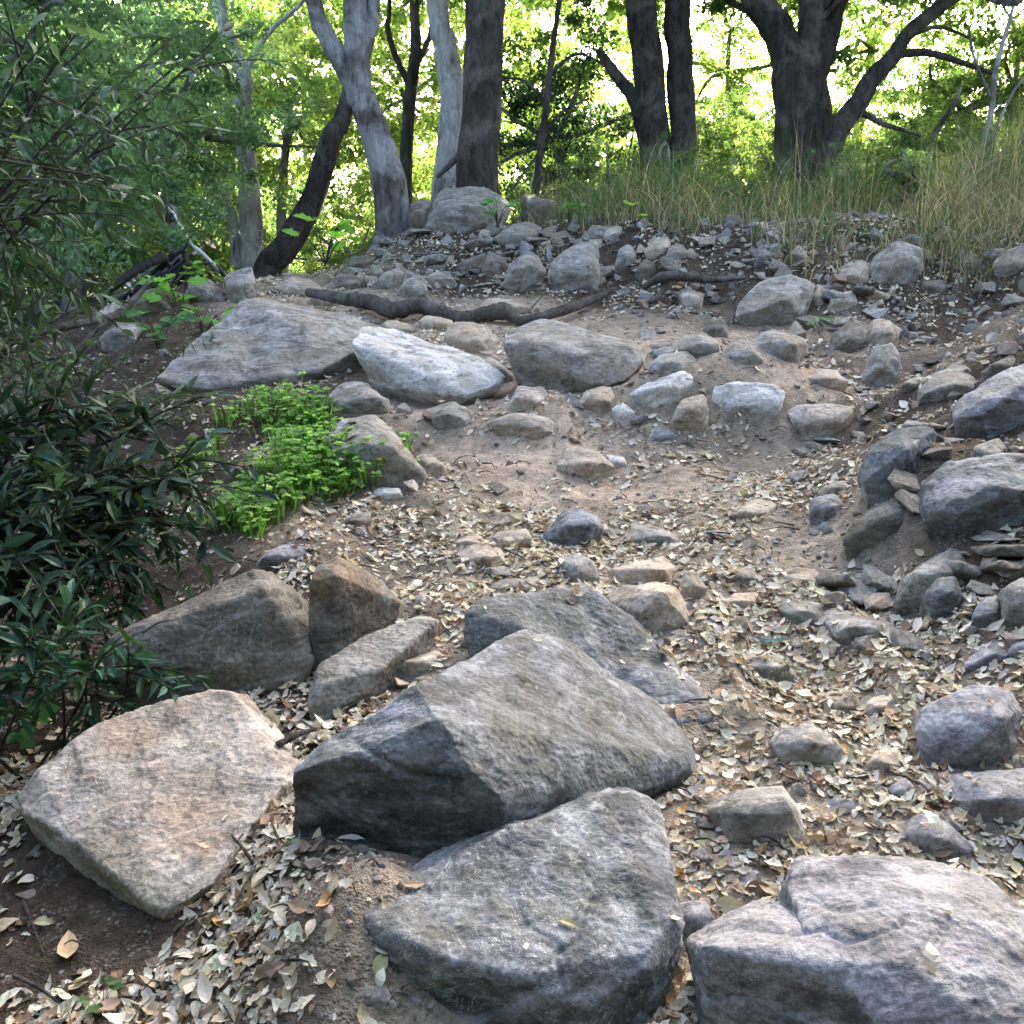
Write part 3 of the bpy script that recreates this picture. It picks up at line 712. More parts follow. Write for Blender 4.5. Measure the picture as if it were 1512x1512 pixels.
def leaves(name, P, T, Nn, L, W, col, tm, curl=0.0, smooth=False, twist=0.0):
    P = np.asarray(P); n = len(P); T = nrm(np.asarray(T)); Nn = nrm(Nn-(Nn*T).sum(-1, keepdims=True)*T); S = np.cross(Nn, T)
    tv, tf = tm; k = len(tv)
    L = np.broadcast_to(L, (n,))[:, None]; W = np.broadcast_to(W, (n,))[:, None]
    u, v, w = tv[:, 0][None], tv[:, 1][None], tv[:, 2][None]
    cu = np.broadcast_to(curl, (n,))[:, None]; tw = np.broadcast_to(twist, (n,))[:, None]
    hh = w*L+cu*L*(u-.4)**2*1.2+tw*W*v*(u-.3)*2
    V = P[:, None, :]+T[:, None, :]*(u*L)[..., None]+S[:, None, :]*(v*W)[..., None]+Nn[:, None, :]*hh[..., None]
    off = (np.arange(n)*k)
    F = [(f[None]+off[:, None, None]).reshape(-1, f.shape[1]) for f in tf]
    C = np.repeat(np.asarray(col), k, axis=0)
    return fastmesh(name, V.reshape(-1, 3), F, smooth, C)
def rdir(n): return nrm(rng.normal(size=(n, 3)))

# ---- litter
def pick(cols, wts, n, var=.18):
    c = np.array(cols)[rng.choice(len(cols), n, p=np.array(wts)/sum(wts))]
    return np.clip(c*(1+rng.normal(0, var, (n, 1)))*(1+rng.normal(0, .028, (n, 3))), .01, .9)
LC = [(.63, .57, .45), (.47, .39, .27), (.33, .25, .17), (.56, .52, .44), (.36, .35, .20), (.20, .13, .08), (.48, .29, .13)]
LW = [36, 28, 15, 20, 3, 12, 1.5]
def litter():
    n = 230000
    y = 1.2+rng.random(n)**1.25*8.6; x = (rng.random(n)*2-1)*(1.3+.52*y)
    p = np.stack([x, y, x*0], -1)
    cl = fbm(p*1.7, 3, 51); cl2 = fbm(p*6, 2, 52)
    xl = np.interp(y, [0, 2, 3.4, 4.2, 5.4, 6.4, 8], [-1.6, -1.6, -.85, -1.0, -1.2, -1.5, -2])
    xh = np.interp(y, [0, 2, 3.2, 4.2, 5.4, 6.4, 8], [1.4, 1.4, 1.25, 1.6, 2.2, 3.0, 4.5])
    dens = .52+1.15*cl+.8*cl2
    dens *= np.where(x < xl, .28, 1)*np.where(x > xh, .5, 1)
    dens *= np.interp(y, [0, 3.6, 5, 6, 8, 9.5], [1, 1, .62, .45, .62, .9])
    dust = np.zeros(n)
    for (mx, my, rx, ry) in ((.15, 4.5, .55, .25), (.38, 4.2, .5, .2), (1.25, 5.2, .3, .35), (-.28, 1.7, .16, .22), (.72, 4.9, .3, .18), (-.1, 5.3, .5, .3), (.6, 6.2, .9, .25)):
        dust = np.maximum(dust, np.exp(-(((x-mx)/rx)**2+((y-my)/ry)**2)**1.5))
    for (mx, my, rx, ry, a) in ((-.85, 2.0, .22, .25, -.7), (1.3, 3.3, .3, .5, -.5), (.1, 3.7, .7, .5, .3), (.75, 2.5, .45, .9, .6), (-.64, 1.66, .36, .2, 1.3), (-.47, 2.05, .12, .3, .9), (-.55, 2.5, .15, .2, .9)):
        dens += a*np.exp(-(((x-mx)/rx)**2+((y-my)/ry)**2))
    dens *= 1-.95*dust
    keep = rng.random(n) < dens*.95
    x, y = x[keep], y[keep]
    e = .03; z = G(x, y)
    nx = -(G(x+e, y, False)-G(x-e, y, False))/(2*e); ny = -(G(x, y+e, False)-G(x, y-e, False))/(2*e)
    Nn = nrm(np.stack([nx, ny, np.ones_like(nx)], -1))
    ok = np.ones(len(x), bool)
    cr = rng.random(len(x))
    for i in range(len(x)):
        h = BV.ray_cast(Vector((x[i], y[i], z[i]+2)), Vector((0, 0, -1)), 4)
        if h[0] is not None and h[0].z > z[i]:
            big = h[0].z-z[i] > .05
            if h[1].z < .8 or cr[i] > (.005 if big else .10): ok[i] = False
            else: z[i] = h[0].z; Nn[i] = h[1][:]
    x, y, z, Nn = x[ok], y[ok], z[ok], Nn[ok]; n = len(x)
    px, py = pxof(np.stack([x, y, z], -1)); vis = (px > -330) & (px < 1850) & (py < 1650)
    x, y, z, Nn = x[vis], y[vis], z[vis], Nn[vis]; n = len(x)
    print('litter', n)
    T = rdir(n); T -= (T*Nn).sum(-1, keepdims=True)*Nn; T = nrm(T)+Nn*rng.normal(0, .22, (n, 1))
    Nt = nrm(Nn+rng.normal(0, .28, (n, 3)))
    L = np.clip(rng.lognormal(-3.6, .36, n), .009, .060); W = L*rng.uniform(.38, .62, n)
    col = pick(LC, LW, n)
    P = np.stack([x, y, z+.002+np.abs(rng.normal(0, .005, n))], -1)
    # big ones oak shaped, rest simple
    nearb = (y < 3.6) & (rng.random(n) < .45)
    for nm, m, tm in (('leaf_litter', nearb, OAK), ('leaf_litter', ~nearb & (y < 4), ELL), ('leaf_litter', ~nearb & (y >= 4), LANC)):
        if m.sum() == 0: continue
        me = leaves(nm, P[m], T[m], Nt[m], L[m], W[m], col[m], tm, rng.normal(.25, .55, m.sum()), False, rng.normal(0, .5, m.sum()))
        o = link(nm, me, LITTER); tag(o, None, None, None, 'stuff')
        o['label'] = 'pale dry oak leaves carpeting the '+('lower' if False else 'whole')+' trail'; o['category'] = 'dead leaves'
litter()

# ---- gravel (uncountable grit)
def gravel():
    n = 26000
    y = 1.2+rng.random(n)**1.3*7.5; x = (rng.random(n)*2-1)*(1.0+.5*y)
    p = np.stack([x, y, x*0], -1)
    keep = rng.random(n) < .35+.9*fbm(p*2.4, 3, 71)+(.6*np.exp(-(((x+.30)/.25)**2+((y-1.7)/.3)**2)))
    x, y = x[keep], y[keep]; n = len(x)
    ico = bmesh.new(); bmesh.ops.create_icosphere(ico, subdivisions=1, radius=1)
    bv = np.array([v.co[:] for v in ico.verts]); bf = np.array([[v.index for v in f.verts] for f in ico.faces]); ico.free()
    s = np.clip(rng.lognormal(-5.35, .5, n), .002, .016)
    z = G(x, y)
    k = len(bv)
    sh = bv[None]*(1+rng.normal(0, .18, (n, k, 1)))*rng.uniform(.55, 1.2, (n, 1, 3))
    a = rng.uniform(0, 6.28, n); ca, sa = np.cos(a)[:, None], np.sin(a)[:, None]
    X = sh[..., 0]*ca-sh[..., 1]*sa; Y = sh[..., 0]*sa+sh[..., 1]*ca
    V = np.stack([X, Y, sh[..., 2]*.8], -1)*s[:, None, None]+np.stack([x, y, z+s*.2], -1)[:, None]
    F = (bf[None]+(np.arange(n)*k)[:, None, None]).reshape(-1, 3)
    col = np.repeat(pick([(.2, .18, .16), (.32, .28, .24), (.14, .12, .10), (.27, .26, .27), (.4, .37, .33)], [3, 3, 3, 2, 1], n), k, axis=0)
    o = link('gravel', fastmesh('gravel', V.reshape(-1, 3), [F], False, col), leaf_mat('grit', 0, .9, .2))
    tag(o, 'fine grit and pebbles scattered over the trail soil', 'gravel', None, 'stuff')
gravel()

# ------------------------------------------------------------------ tubes (trunks, roots, stems)
def catmull(pts, n):
    P = np.array(pts, float); m = len(P)
    if m == 2: return P[0]+(P[1]-P[0])*np.linspace(0, 1, n)[:, None]
    Q = np.vstack([2*P[0]-P[1], P, 2*P[-1]-P[-2]])
    t = np.linspace(0, m-1-1e-6, n); i = t.astype(int); f = (t-i)[:, None]
    a, b, c, d = Q[i], Q[i+1], Q[i+2], Q[i+3]
    return .5*((2*b)+(-a+c)*f+(2*a-5*b+4*c-d)*f*f+(-a+3*b-3*c+d)*f**3)
class MB:
    def __init__(s): s.V = []; s.F = []; s.n = 0
    def add(s, V, F): s.V.append(V); s.F.append(np.asarray(F)+s.n); s.n += len(V)
    def tube(s, pts, radii, seg=12, n=None, bump=0.0, seed=0):
        n = n or max(4, len(pts)*6)
        P = catmull(pts, n); rr = np.interp(np.linspace(0, 1, n), np.linspace(0, 1, len(radii)), radii)
        T = nrm(np.gradient(P, axis=0)); up = np.array([.3, 1, .1]) if abs(T[0][1]) < .8 else np.array([1, 0, .2])
        A = nrm(np.cross(T, up)); B = np.cross(T, A)
        th = np.linspace(0, 2*np.pi, seg, endpoint=False)
        V = P[:, None]+(A[:, None]*np.cos(th)[None, :, None]+B[:, None]*np.sin(th)[None, :, None])*rr[:, None, None]
        if bump:
            d = V-P[:, None]; q = V/np.maximum(rr.max(), .01)
            k = 1+bump*(fbm(q*np.array([.9, .9, .35])+seed, 3, seed)+.5*fbm(q*np.array([2.6, 2.6, .6])+seed, 2, seed+3, True))
            V = P[:, None]+d*k[..., None]
        i = np.arange(n*seg).reshape(n, seg); j = np.roll(i, -1, axis=1)
        F = np.stack([i[:-1], j[:-1], j[1:], i[1:]], -1).reshape(-1, 4)
        V = np.vstack([V.reshape(-1, 3), P[0], P[-1]])
        c0, c1 = n*seg, n*seg+1
        s.add(V, F); b = s.n-len(V)
        s.F.append(np.stack([np.full(seg, c0), j[0], i[0], np.full(seg, c0)], -1)[:, :3]+b)
        s.F.append(np.stack([np.full(seg, c1), i[-1], j[-1]], -1)+b)
    def mesh(s, name, org=(0, 0, 0), smooth=True):
        V = np.vstack(s.V)-np.array(org)
        q = [f for f in s.F if f.shape[1] == 4]; t = [f for f in s.F if f.shape[1] == 3]
        return fastmesh(name, V, ([np.vstack(q)] if q else [])+([np.vstack(t)] if t else []), smooth)

# ------------------------------------------------------------------ crowns (shared meshes)
GC = {'bright': [(.17, .26, .085), (.22, .31, .10), (.13, .21, .07), (.27, .35, .14)],  # background greens paled, so haze is put into the leaf colours
      'mid': [(.11, .18, .075), (.15, .235, .10), (.08, .145, .06), (.18, .26, .12)],
      'cool': [(.09, .17, .10), (.12, .21, .13), (.06, .12, .07), (.15, .25, .16)],
      'dark': [(.035, .075, .04), (.05, .10, .05), (.028, .055, .032), (.07, .12, .065)]}
def crown_mesh(name, rx, ry, rz, clumps, per, size, tone, seed, hollow=.3):
    per = int(per*.95); size *= 1.05
    g = np.random.default_rng(seed)
    c = nrm(g.normal(size=(clumps, 3)))*(hollow+(1-hollow)*g.random((clumps, 1))**.6)
    c *= np.array([rx, ry, rz])*(1+.25*g.normal(size=(clumps, 1)))
    cr = g.uniform(.14, .42, clumps)*min(rx, rz)*.55
    n = clumps*per
    P = np.repeat(c, per, axis=0)+nrm(g.normal(size=(n, 3)))*(np.repeat(cr, per)*g.random(n)**.5)[:, None]*np.array([1.25, 1.25, .7])
    T = nrm(g.normal(size=(n, 3))+np.array([0, 0, -.35])); Nn = nrm(g.normal(size=(n, 3))+np.array([0, 0, 1.0]))
    L = size*g.uniform(.6, 1.35, n); pal = np.array(GC[tone])
    cc = pal[g.integers(0, len(pal), clumps)]
    col = np.repeat(cc, per, axis=0)*(1+g.normal(0, .22, (n, 1))); col = np.clip(col, .015, .6)
    V = leaves(name, P, T, Nn, L, L*g.uniform(.4, .6, n), col, DIAM, 0.0)
    V.materials.append(LEAF)
    return V, c
CR = {}
for i, (k, args) in enumerate({
    'bright1': (1.6, 1.4, 1.5, 130, 95, .075, 'bright'), 'bright2': (1.9, 1.4, 1.2, 150, 85, .075, 'bright'),
    'mid1': (1.7, 1.5, 1.6, 140, 100, .08, 'mid'), 'mid2': (2.0, 1.5, 1.3, 150, 95, .08, 'mid'),
    'cool1': (1.7, 1.4, 1.6, 140, 100, .08, 'cool'), 'dark1': (1.5, 1.3, 1.4, 120, 95, .08, 'dark'),
    'canopy': (2.6, 2.4, 1.5, 200, 130, .08, 'mid'), 'screen': (2.6, 2.4, 1.6, 120, 45, .22, 'dark')}.items()):
    CR[k] = crown_mesh('crown_'+k, *args, seed=40+i)

def tree(name, label, cat, base, paths, bark, crowns, group=None, bump=.12, seg=16, sink=True):
    """paths: list of (points, radii); crowns: list of (key, center, scale, rotz)"""
    root = empty(name, base); tag(root, label, cat, group)
    mb = MB()
    for i, (pts, rad) in enumerate(paths):
        mb.tube(pts, rad, int(seg*1.6) if max(rad) > .05 else 8, len(pts)*14 if max(rad) > .05 else (None if len(pts) > 3 else 12), bump*1.7 if max(rad) > .05 else bump, i*7+len(label))
    # limbs to the clumps of each crown
    anc = np.array(paths[0][0][-1])
    for (key, ctr, s, rz) in crowns:
        cs = CR[key][1]; g = np.random.default_rng(int(abs(ctr[0]*100))+3)
        ca, sa = math.cos(rz), math.sin(rz)
        for q in cs[g.choice(len(cs), 9, replace=False)]:
            w = np.array([q[0]*ca-q[1]*sa, q[0]*sa+q[1]*ca, q[2]])*s+np.array(ctr)
            a = anc if np.linalg.norm(anc-np.array(ctr)) < 4.5 else np.array(ctr)-np.array([0, 0, 1.2*s])
            m = (a+w)/2+g.normal(0, .12, 3)
            mb.tube([a, m, w], [.035, .022, .008], 6, 8)
    link('trunk', mb.mesh('trunk', base), bark, root)
    for (key, ctr, s, rz) in crowns:
        o = link('crown', CR[key][0], None, root); o.location = Vector(ctr)-Vector(base); o.scale = (s, s, s); o.rotation_euler = (0, 0, rz)
    return root

def pp(lst, D, dd=None):
    """pixel path at a distance -> points"""
    return [tuple(at(x, y, D+(dd[i] if dd else 0))) for i, (x, y) in enumerate(lst)]
def rad(lst, D): return [w/2*D/FOC for w in lst]
def foot(px, py, D):
    p = at(px, py, D); p.z = gz(p.x, p.y)-.12; return tuple(p)

# extension above the frame so that the trunks go on into the canopy
def up(p, dx, dz, dy=0): return (p[0]+dx, p[1]+dy, p[2]+dz)

def T_(label, D, px, w, bark, crowns, extra=(), top=(0.0, 2.5), name='tree', cat='tree'):
    pts = pp(px, D); b = foot(px[0][0], px[0][1], D)
    pts = [b, ((pts[0][0]+b[0])/2, b[1], b[2]+.14)]+pts; r = rad([w[0]*1.55, w[0]*1.15]+list(w), D)
    pts.append(up(pts[-1], top[0], top[1])); r.append(r[-1]*.7)
    paths = [(pts, r)]
    for (epx, ew, et) in extra:
        q = pp(epx, D); rr = rad(ew, D)
        if et: q.append(up(q[-1], et[0], et[1])); rr.append(rr[-1]*.6)
        paths.append((q, rr))
    tip = pts[-1]
    cs = [(k, (tip[0]+dx, tip[1]+dy, tip[2]+dz), s, rz) for (k, dx, dy, dz, s, rz) in crowns]
    return tree(name, label, cat, b, paths, bark, cs)

T_('grey forked trunk curving up from the rubble left of the dark trunk', 9.4,
   [(585,365),(578,300),(560,215),(538,150),(528,100)], [56,50,44,38,36], BARK_G, [('canopy',0,.6,1.2,1,.3)],
   [([(536,150),(505,95),(478,45),(462,0)],[30,26,24,22],(-.4,1.8)), ([(530,110),(545,50),(552,0)],[20,18,16],(.1,1.5))], top=(0,2.2))
T_('slim pale-grey trunk between the forked and the dark trunk', 11.2,
   [(655,300),(662,220),(668,140),(655,60),(645,0)], [36,34,34,32,30], BARK_P, [('canopy',.6,2.5,-.2,1,.7),('canopy',.2,.4,1.1,.9,1.3)], top=(-.1,2.6))  # the farther canopy crown is added to keep sun off the foreground
T_('thick dark straight trunk rising behind the grey boulder', 9.8,
   [(704,300),(706,230),(712,150),(714,70),(716,0)], [64,58,52,50,50], BARK_D, [('canopy',.2,.8,1.4,1.1,2.2)],
   [([(690,215),(668,240),(645,262)],[12,9,5],None)], top=(.05,2.8))
T_('dark thin trunk with crooked forks behind the forked trunk', 13.5,
   [(600,330),(600,230),(606,140),(614,70),(612,0)], [18,17,16,15,13], BARK_D, [('mid1',0,.3,1.0,1,.2)],
   [([(606,130),(585,85),(572,40),(575,10)],[10,9,8,6],(0,1)), ([(608,110),(632,60),(640,20)],[9,8,6],(.2,1))], top=(0,1.8))
T_('pale trunk at left rising behind the crest rocks, crooked at the top', 12,
   [(372,400),(370,320),(366,250),(358,180),(362,120),(340,60),(322,0)], [32,30,28,22,20,18,16], BARK_P, [('mid2',-.3,0,.9,1,.8)],
   [([(366,230),(350,160),(372,90),(400,45),(440,10)],[10,9,8,7,6],(.4,.4)), ([(352,395),(345,330),(325,270)],[18,16,12],None)], top=(-.3,2))
T_('dark rough trunk leaning to the right beside the pale left trunk', 11,
   [(392,405),(420,365),(455,310),(475,250),(492,200),(515,140)], [40,38,34,32,28,22], BARK_D, [('mid1',.3,.8,1.0,1,2.8)], top=(.5,2))
T_('dark double trunk with a crooked limb to the left, above the tall grass', 11.8,
   [(968,280),(965,220),(960,150),(955,70),(948,0)], [42,42,41,40,39], BARK_D, [('canopy',.3,2.6,-.6,1.1,.2),('canopy',-1.6,3.6,-.2,1.1,2.2),('canopy',0,.8,1.2,.95,3.6)],  # first two crowns are added high up to block the sun
   [([(955,210),(938,150),(905,105),(882,72)],[24,20,15,10],None), ([(1010,285),(1008,180),(1004,90),(1001,0)],[36,36,35,34],(.1,2.2))], top=(-.1,2.4))
T_('thick dark trunk dividing into three limbs against the bright sky, right of centre', 11.6,
   [(1188,270),(1188,225),(1186,160),(1180,110)], [84,76,72,70], BARK_D, [('canopy',1.6,2.6,3.4,1.1,3.9),('canopy',-.8,3.8,3.4,1.1,1.9),('canopy',.3,1.2,2.0,1.05,.9)],  # first two crowns are extras put in the path of the sun
   [([(1180,135),(1160,70),(1135,25),(1105,-20)],[56,44,38,34],(-.8,1.6)), ([(1193,130),(1200,60),(1203,0)],[42,40,38],(.0,2.2)), ([(1205,120),(1228,40),(1248,-20)],[30,24,20],(.7,1.8))], top=(.0,.3))
T_('arching bare trunk leaning right, its side branch crossing the bright sky', 11.2,
   [(1225,235),(1240,190),(1268,150),(1290,115),(1318,85),(1345,45),(1400,2)], [30,28,26,24,22,20,18], BARK_D, [('bright1',.9,.6,.9,.9,.5),('canopy',1.5,2.4,1.2,1.1,2.7),('canopy',3.6,2.8,1.0,1.1,.7),('canopy',-.9,.6,1.0,1.15,1.7),('canopy',.9,2.8,2.6,1.15,4.2)],  # canopy crowns added to this tree to stop sun patches on the boulders
   [([(1322,80),(1370,78),(1420,92),(1465,108)],[12,10,8,5],None), ([(1275,168),(1310,185),(1360,200)],[9,7,4],None), ([(1330,60),(1385,40),(1440,60)],[6,5,3],None)], top=(.9,.7))
T_('thin grey sapling stem amid the grass near the right edge', 9.2,
   [(1458,350),(1455,280),(1456,210),(1466,150),(1470,105)], [11,10,9,8,7], BARK_G, [('mid1',.2,.3,.5,.32,.5)],
   [([(1458,230),(1475,180),(1500,130),(1530,100)],[5,4,3,2],None), ([(1466,150),(1440,90),(1430,40)],[5,4,3],None)], top=(.1,.5))
T_('slender dark sapling with small leaves, right of the dark trunk', 10.2,
   [(790,300),(797,230),(806,160),(815,80),(826,0)], [11,10,9,8,7], BARK_D, [('dark1',.0,.1,.2,.5,.1)],
   [([(800,200),(830,165),(870,145)],[5,4,2],None), ([(806,150),(775,120),(745,115)],[5,4,2],None), ([(812,110),(850,80),(895,95)],[5,4,2],None)], top=(.1,.7))

def twigs():
    n = 1500
    y = 1.3+rng.random(n)**1.3*8; x = (rng.random(n)*2-1)*(.4+.5*y); z = G(x, y)
    a = rng.uniform(0, 6.28, n); T = np.stack([np.cos(a), np.sin(a), rng.normal(0, .12, n)], -1)
    L = np.clip(rng.lognormal(-2.7, .6, n), .03, .35); keep = np.ones(n, bool)
    for i in range(n):
        h = BV.ray_cast(Vector((x[i], y[i], z[i]+2)), Vector((0, 0, -1)), 4)
        if h[0] is not None and h[0].z > z[i]: keep[i] = False
    x, y, z, T, L = x[keep], y[keep], z[keep], T[keep], L[keep]; n = len(x)
    mb = MB()
    for i in range(n):
        p = np.array([x[i], y[i], z[i]+.008]); t = T[i]; s = np.array([-t[1], t[0], 0])
        mb.tube([p, p+t*L[i]*.5+s*L[i]*rng.normal(0, .08)+np.array([0, 0, .012]), p+t*L[i]], [.0022+L[i]*.008, .001], 5, 5)
    o = link('fallen_twigs', mb.mesh('fallen_twigs'), ROOTM); tag(o, 'thin dry twigs and bark bits strewn among the fallen leaves', 'twigs', None, 'stuff')
twigs()
# ---- understorey and background trees: (label, base px, base D, height of crown centre row px, crown key, scale)
def bgtree(label, px, D, row, key, s, rz=0, name='leafy_tree', cat='tree', bark=BARK_G, r0=.07, group=None, extra=()):
    c = at(px, row, D); b = (c.x+random.uniform(-.3, .3), c.y, gz(c.x, c.y)-.1)
    mid = ((b[0]+c.x)/2+random.uniform(-.2, .2), c.y, (b[2]+c.z)/2)
    top = (c.x, c.y, max(c.z-.2*s, b[2]+.4))
    crowns = [(key, tuple(c), s, rz)]+[(k2, tuple(at(x2, y2, D2)), s2, z2) for (k2, x2, y2, D2, s2, z2) in extra]
    return tree(name, label, cat, b, [([b, mid, top], [r0*1.2, r0, r0*.6])], bark, crowns, group, .08, 10)
BG = [
 ('cool teal-green tree low at the far left behind the hanging branches', 95, 8.5, 300, 'cool1', .62),
 ('teal-green tree at the upper left corner behind the hanging branches', 40, 9, 40, 'cool1', .8),
 ('soft green tree left of the pale left trunk', 235, 11, 170, 'cool1', .72),
 ('cool green leafy tree filling the far left behind the hanging branches', 60, 13, 200, 'cool1', 1.25),
 ('mid green tree behind the bicycle, left of the pale trunk', 215, 14.5, 250, 'mid1', 1.2),
 ('bright yellow-green tree between the pale left trunk and the forked trunk', 425, 15, 130, 'bright2', 1.05),
 ('light green bush low behind the leaning dark trunk', 510, 12.5, 370, 'bright1', .5),
 ('mid green tree behind the crooked thin trunk', 330, 18, 330, 'mid2', 1.2),
 ('green tree top above the left crest of the trail', 240, 17, 30, 'mid2', 1.3),
 ('bright green tree behind the slim pale-grey trunk', 600, 16, 120, 'bright1', 1.1),
 ('sunny green tree seen between forked and dark trunks, low', 640, 18, 300, 'bright2', 1.1),
 ('dark green leafy tree right behind the slender sapling', 820, 12.5, 190, 'dark1', .70),
 ('sunlit green tree between the dark trunk and the double trunk', 850, 17, 160, 'bright2', 1.15),
 ('green bushy tree at the foot of the double trunk', 900, 14, 300, 'mid1', .8),
 ('yellow-green tree right of the double trunk, below the sky', 1085, 17, 200, 'bright1', .85),
 ('low sunlit tree behind the three-limbed trunk', 1180, 19, 270, 'bright2', 1.1),
 ('sunlit fine-leaved tree under the arching trunk', 1330, 16, 215, 'bright1', .9),
 ('green leafy tree at the upper right corner', 1500, 14, 110, 'mid1', .85),
 ('sunlit shrubby tree at the right edge behind the grass', 1440, 14.5, 250, 'bright2', .75),
 ('leafy green bush behind the grass under the arching trunk', 1345, 12.2, 235, 'mid1', .50),
 ('tall green bush in the gap right of the double trunk', 1070, 13, 225, 'mid2', .50),
 ('green bush close behind the three-limbed trunk, lower part', 1200, 12.8, 245, 'bright2', .55),
 ('light leafy tree against the sky between the double trunk and the three-limbed trunk', 1075, 15, 95, 'bright1', .5),
 ('thin leafy tree against the bright sky under the arching trunk top', 1290, 16, 60, 'bright1', .55),
 ('green leafy tree against the sky left of the thin grey sapling', 1425, 13.5, 150, 'mid1', .5),
 ('low green weed bush in the straw at the foot of the three-limbed trunk', 1250, 10.4, 275, 'mid1', .24),
 ('low green weed bush in the grass below the arching trunk', 1340, 10.2, 270, 'mid2', .22),
 ('low green bush at the right edge in front of the grass', 1490, 9.6, 265, 'mid1', .25),
 ('low green bush at the foot of the double trunk', 985, 10.6, 275, 'dark1', .24),
 ('mid green tree outside the picture beyond the left edge, farther', -230, 13, 230, 'mid1', 1.3),
 ('cool green tree outside the picture beyond the left edge, nearer', -420, 9.5, 260, 'cool1', 1.1),
 ('tall green tree outside the picture, farthest left', -650, 12, 180, 'mid2', 1.4),
 ('bright green tree outside the picture beyond the right edge, nearer', 1720, 12.5, 170, 'bright1', 1.0),
 ('mid green tree outside the picture, farthest right', 2000, 12, 150, 'mid2', 1.2),
 ('sunny bush in the grass left of the three-limbed trunk', 1090, 12, 275, 'bright1', .42),
 ('sunny bush in the grass right of the three-limbed trunk', 1290, 12.5, 270, 'bright2', .42),
 ('green bush behind the grass near the right edge', 1400, 11.5, 300, 'mid1', .36),
 ('green bush behind the grass between the dark trunk and the double trunk', 880, 11.8, 290, 'bright1', .36),
 ('cool green shrub at the left, low behind the dead branch', 30, 10.5, 430, 'cool1', .55),
 ('light green shrub just beyond the bicycle', 130, 11.5, 370, 'bright1', .55),
 ('yellowish shrub beneath the pale left trunk', 300, 13.5, 400, 'mid1', .5),
 ('far pale green tree in the gap behind the pale left trunk', 400, 24, 290, 'bright1', 1.3),
 ('far green tree behind the slim pale-grey trunk base', 720, 24, 260, 'bright2', 1.5),
 ('far pale tree above the bank behind the double trunk', 1000, 26, 290, 'bright1', 1.4),
 ('far pale tree at the right above the grass', 1400, 25, 300, 'bright1', 1.6),
 ('far tree behind the far left foliage', 120, 22, 120, 'mid1', 1.6),
 ('green tree crown hanging at the top between pale and forked trunks', 440, 19, -20, 'bright1', 1.4),
 ('green tree crown at the top behind the sapling', 780, 20, -30, 'bright2', 1.2),
]
for i, (lab, px, D, row, key, s) in enumerate(BG):
    bgtree(lab, px, D, row, key, s, i*1.7)
for i, (x, y, zc, s) in enumerate(((-5.3, 2.4, .3, .9), (5.3, 2.6, 1.6, .9), (-4.2, -2.6, .4, 1.0), (-1.6, -3.4, .3, 1.1), (1.2, -3.5, .4, 1.1), (3.9, -2.8, .6, 1.0), (-4.6, -.2, .6, .8), (4.8, .3, 1.3, .8),  # unseen trees added as a foliage wall to block light around the camera
     (-3.0, -4.2, 2.6, 1.2), (.2, -4.6, 2.8, 1.25), (3.0, -4.4, 2.8, 1.2))):
    b = (x, y, gz(x, y)-.1)
    tree('leafy_tree', 'leafy tree standing outside the picture behind the viewer', 'tree', b, [([b, (x+.1, y, b[2]+zc*.5+.6), (x, y, b[2]+zc+1)], [.08, .06, .04])], BARK_G,
         [('screen', (x, y, b[2]+zc+1.2), s, i*1.3)], 'added light-blocking leafy trees outside the picture', .1, 10)
# unseen tall trees added outside the picture so their crowns block side light
for i, (x, y, h, s) in enumerate(((-7.5, 5.0, 6.2, 1.2), (7.8, 6.0, 6.5, 1.3), (-5, 1.0, 5.5, 1.2), (5.2, 1.5, 5.8, 1.2), (-2.8, -4.5, 5.2, 1.2), (2.2, -5, 5.4, 1.25), (0, -8.5, 4.5, 1.5), (-6.5,-4,3.5,1.5), (6.5,-3.5,3.8,1.5))):
    b = (x, y, gz(x, y)-.1)
    tree('light_blocking_tree', 'tall tree standing outside the picture round the trail', 'tree', b, [([b, (x+.2, y, b[2]+h*.5), (x, y, b[2]+h)], [.2, .16, .1])], BARK_G,
         [('screen', (x, y, b[2]+h+.6), s, i*1.1)], 'added light-blocking tall trees outside the picture', .1, 12)

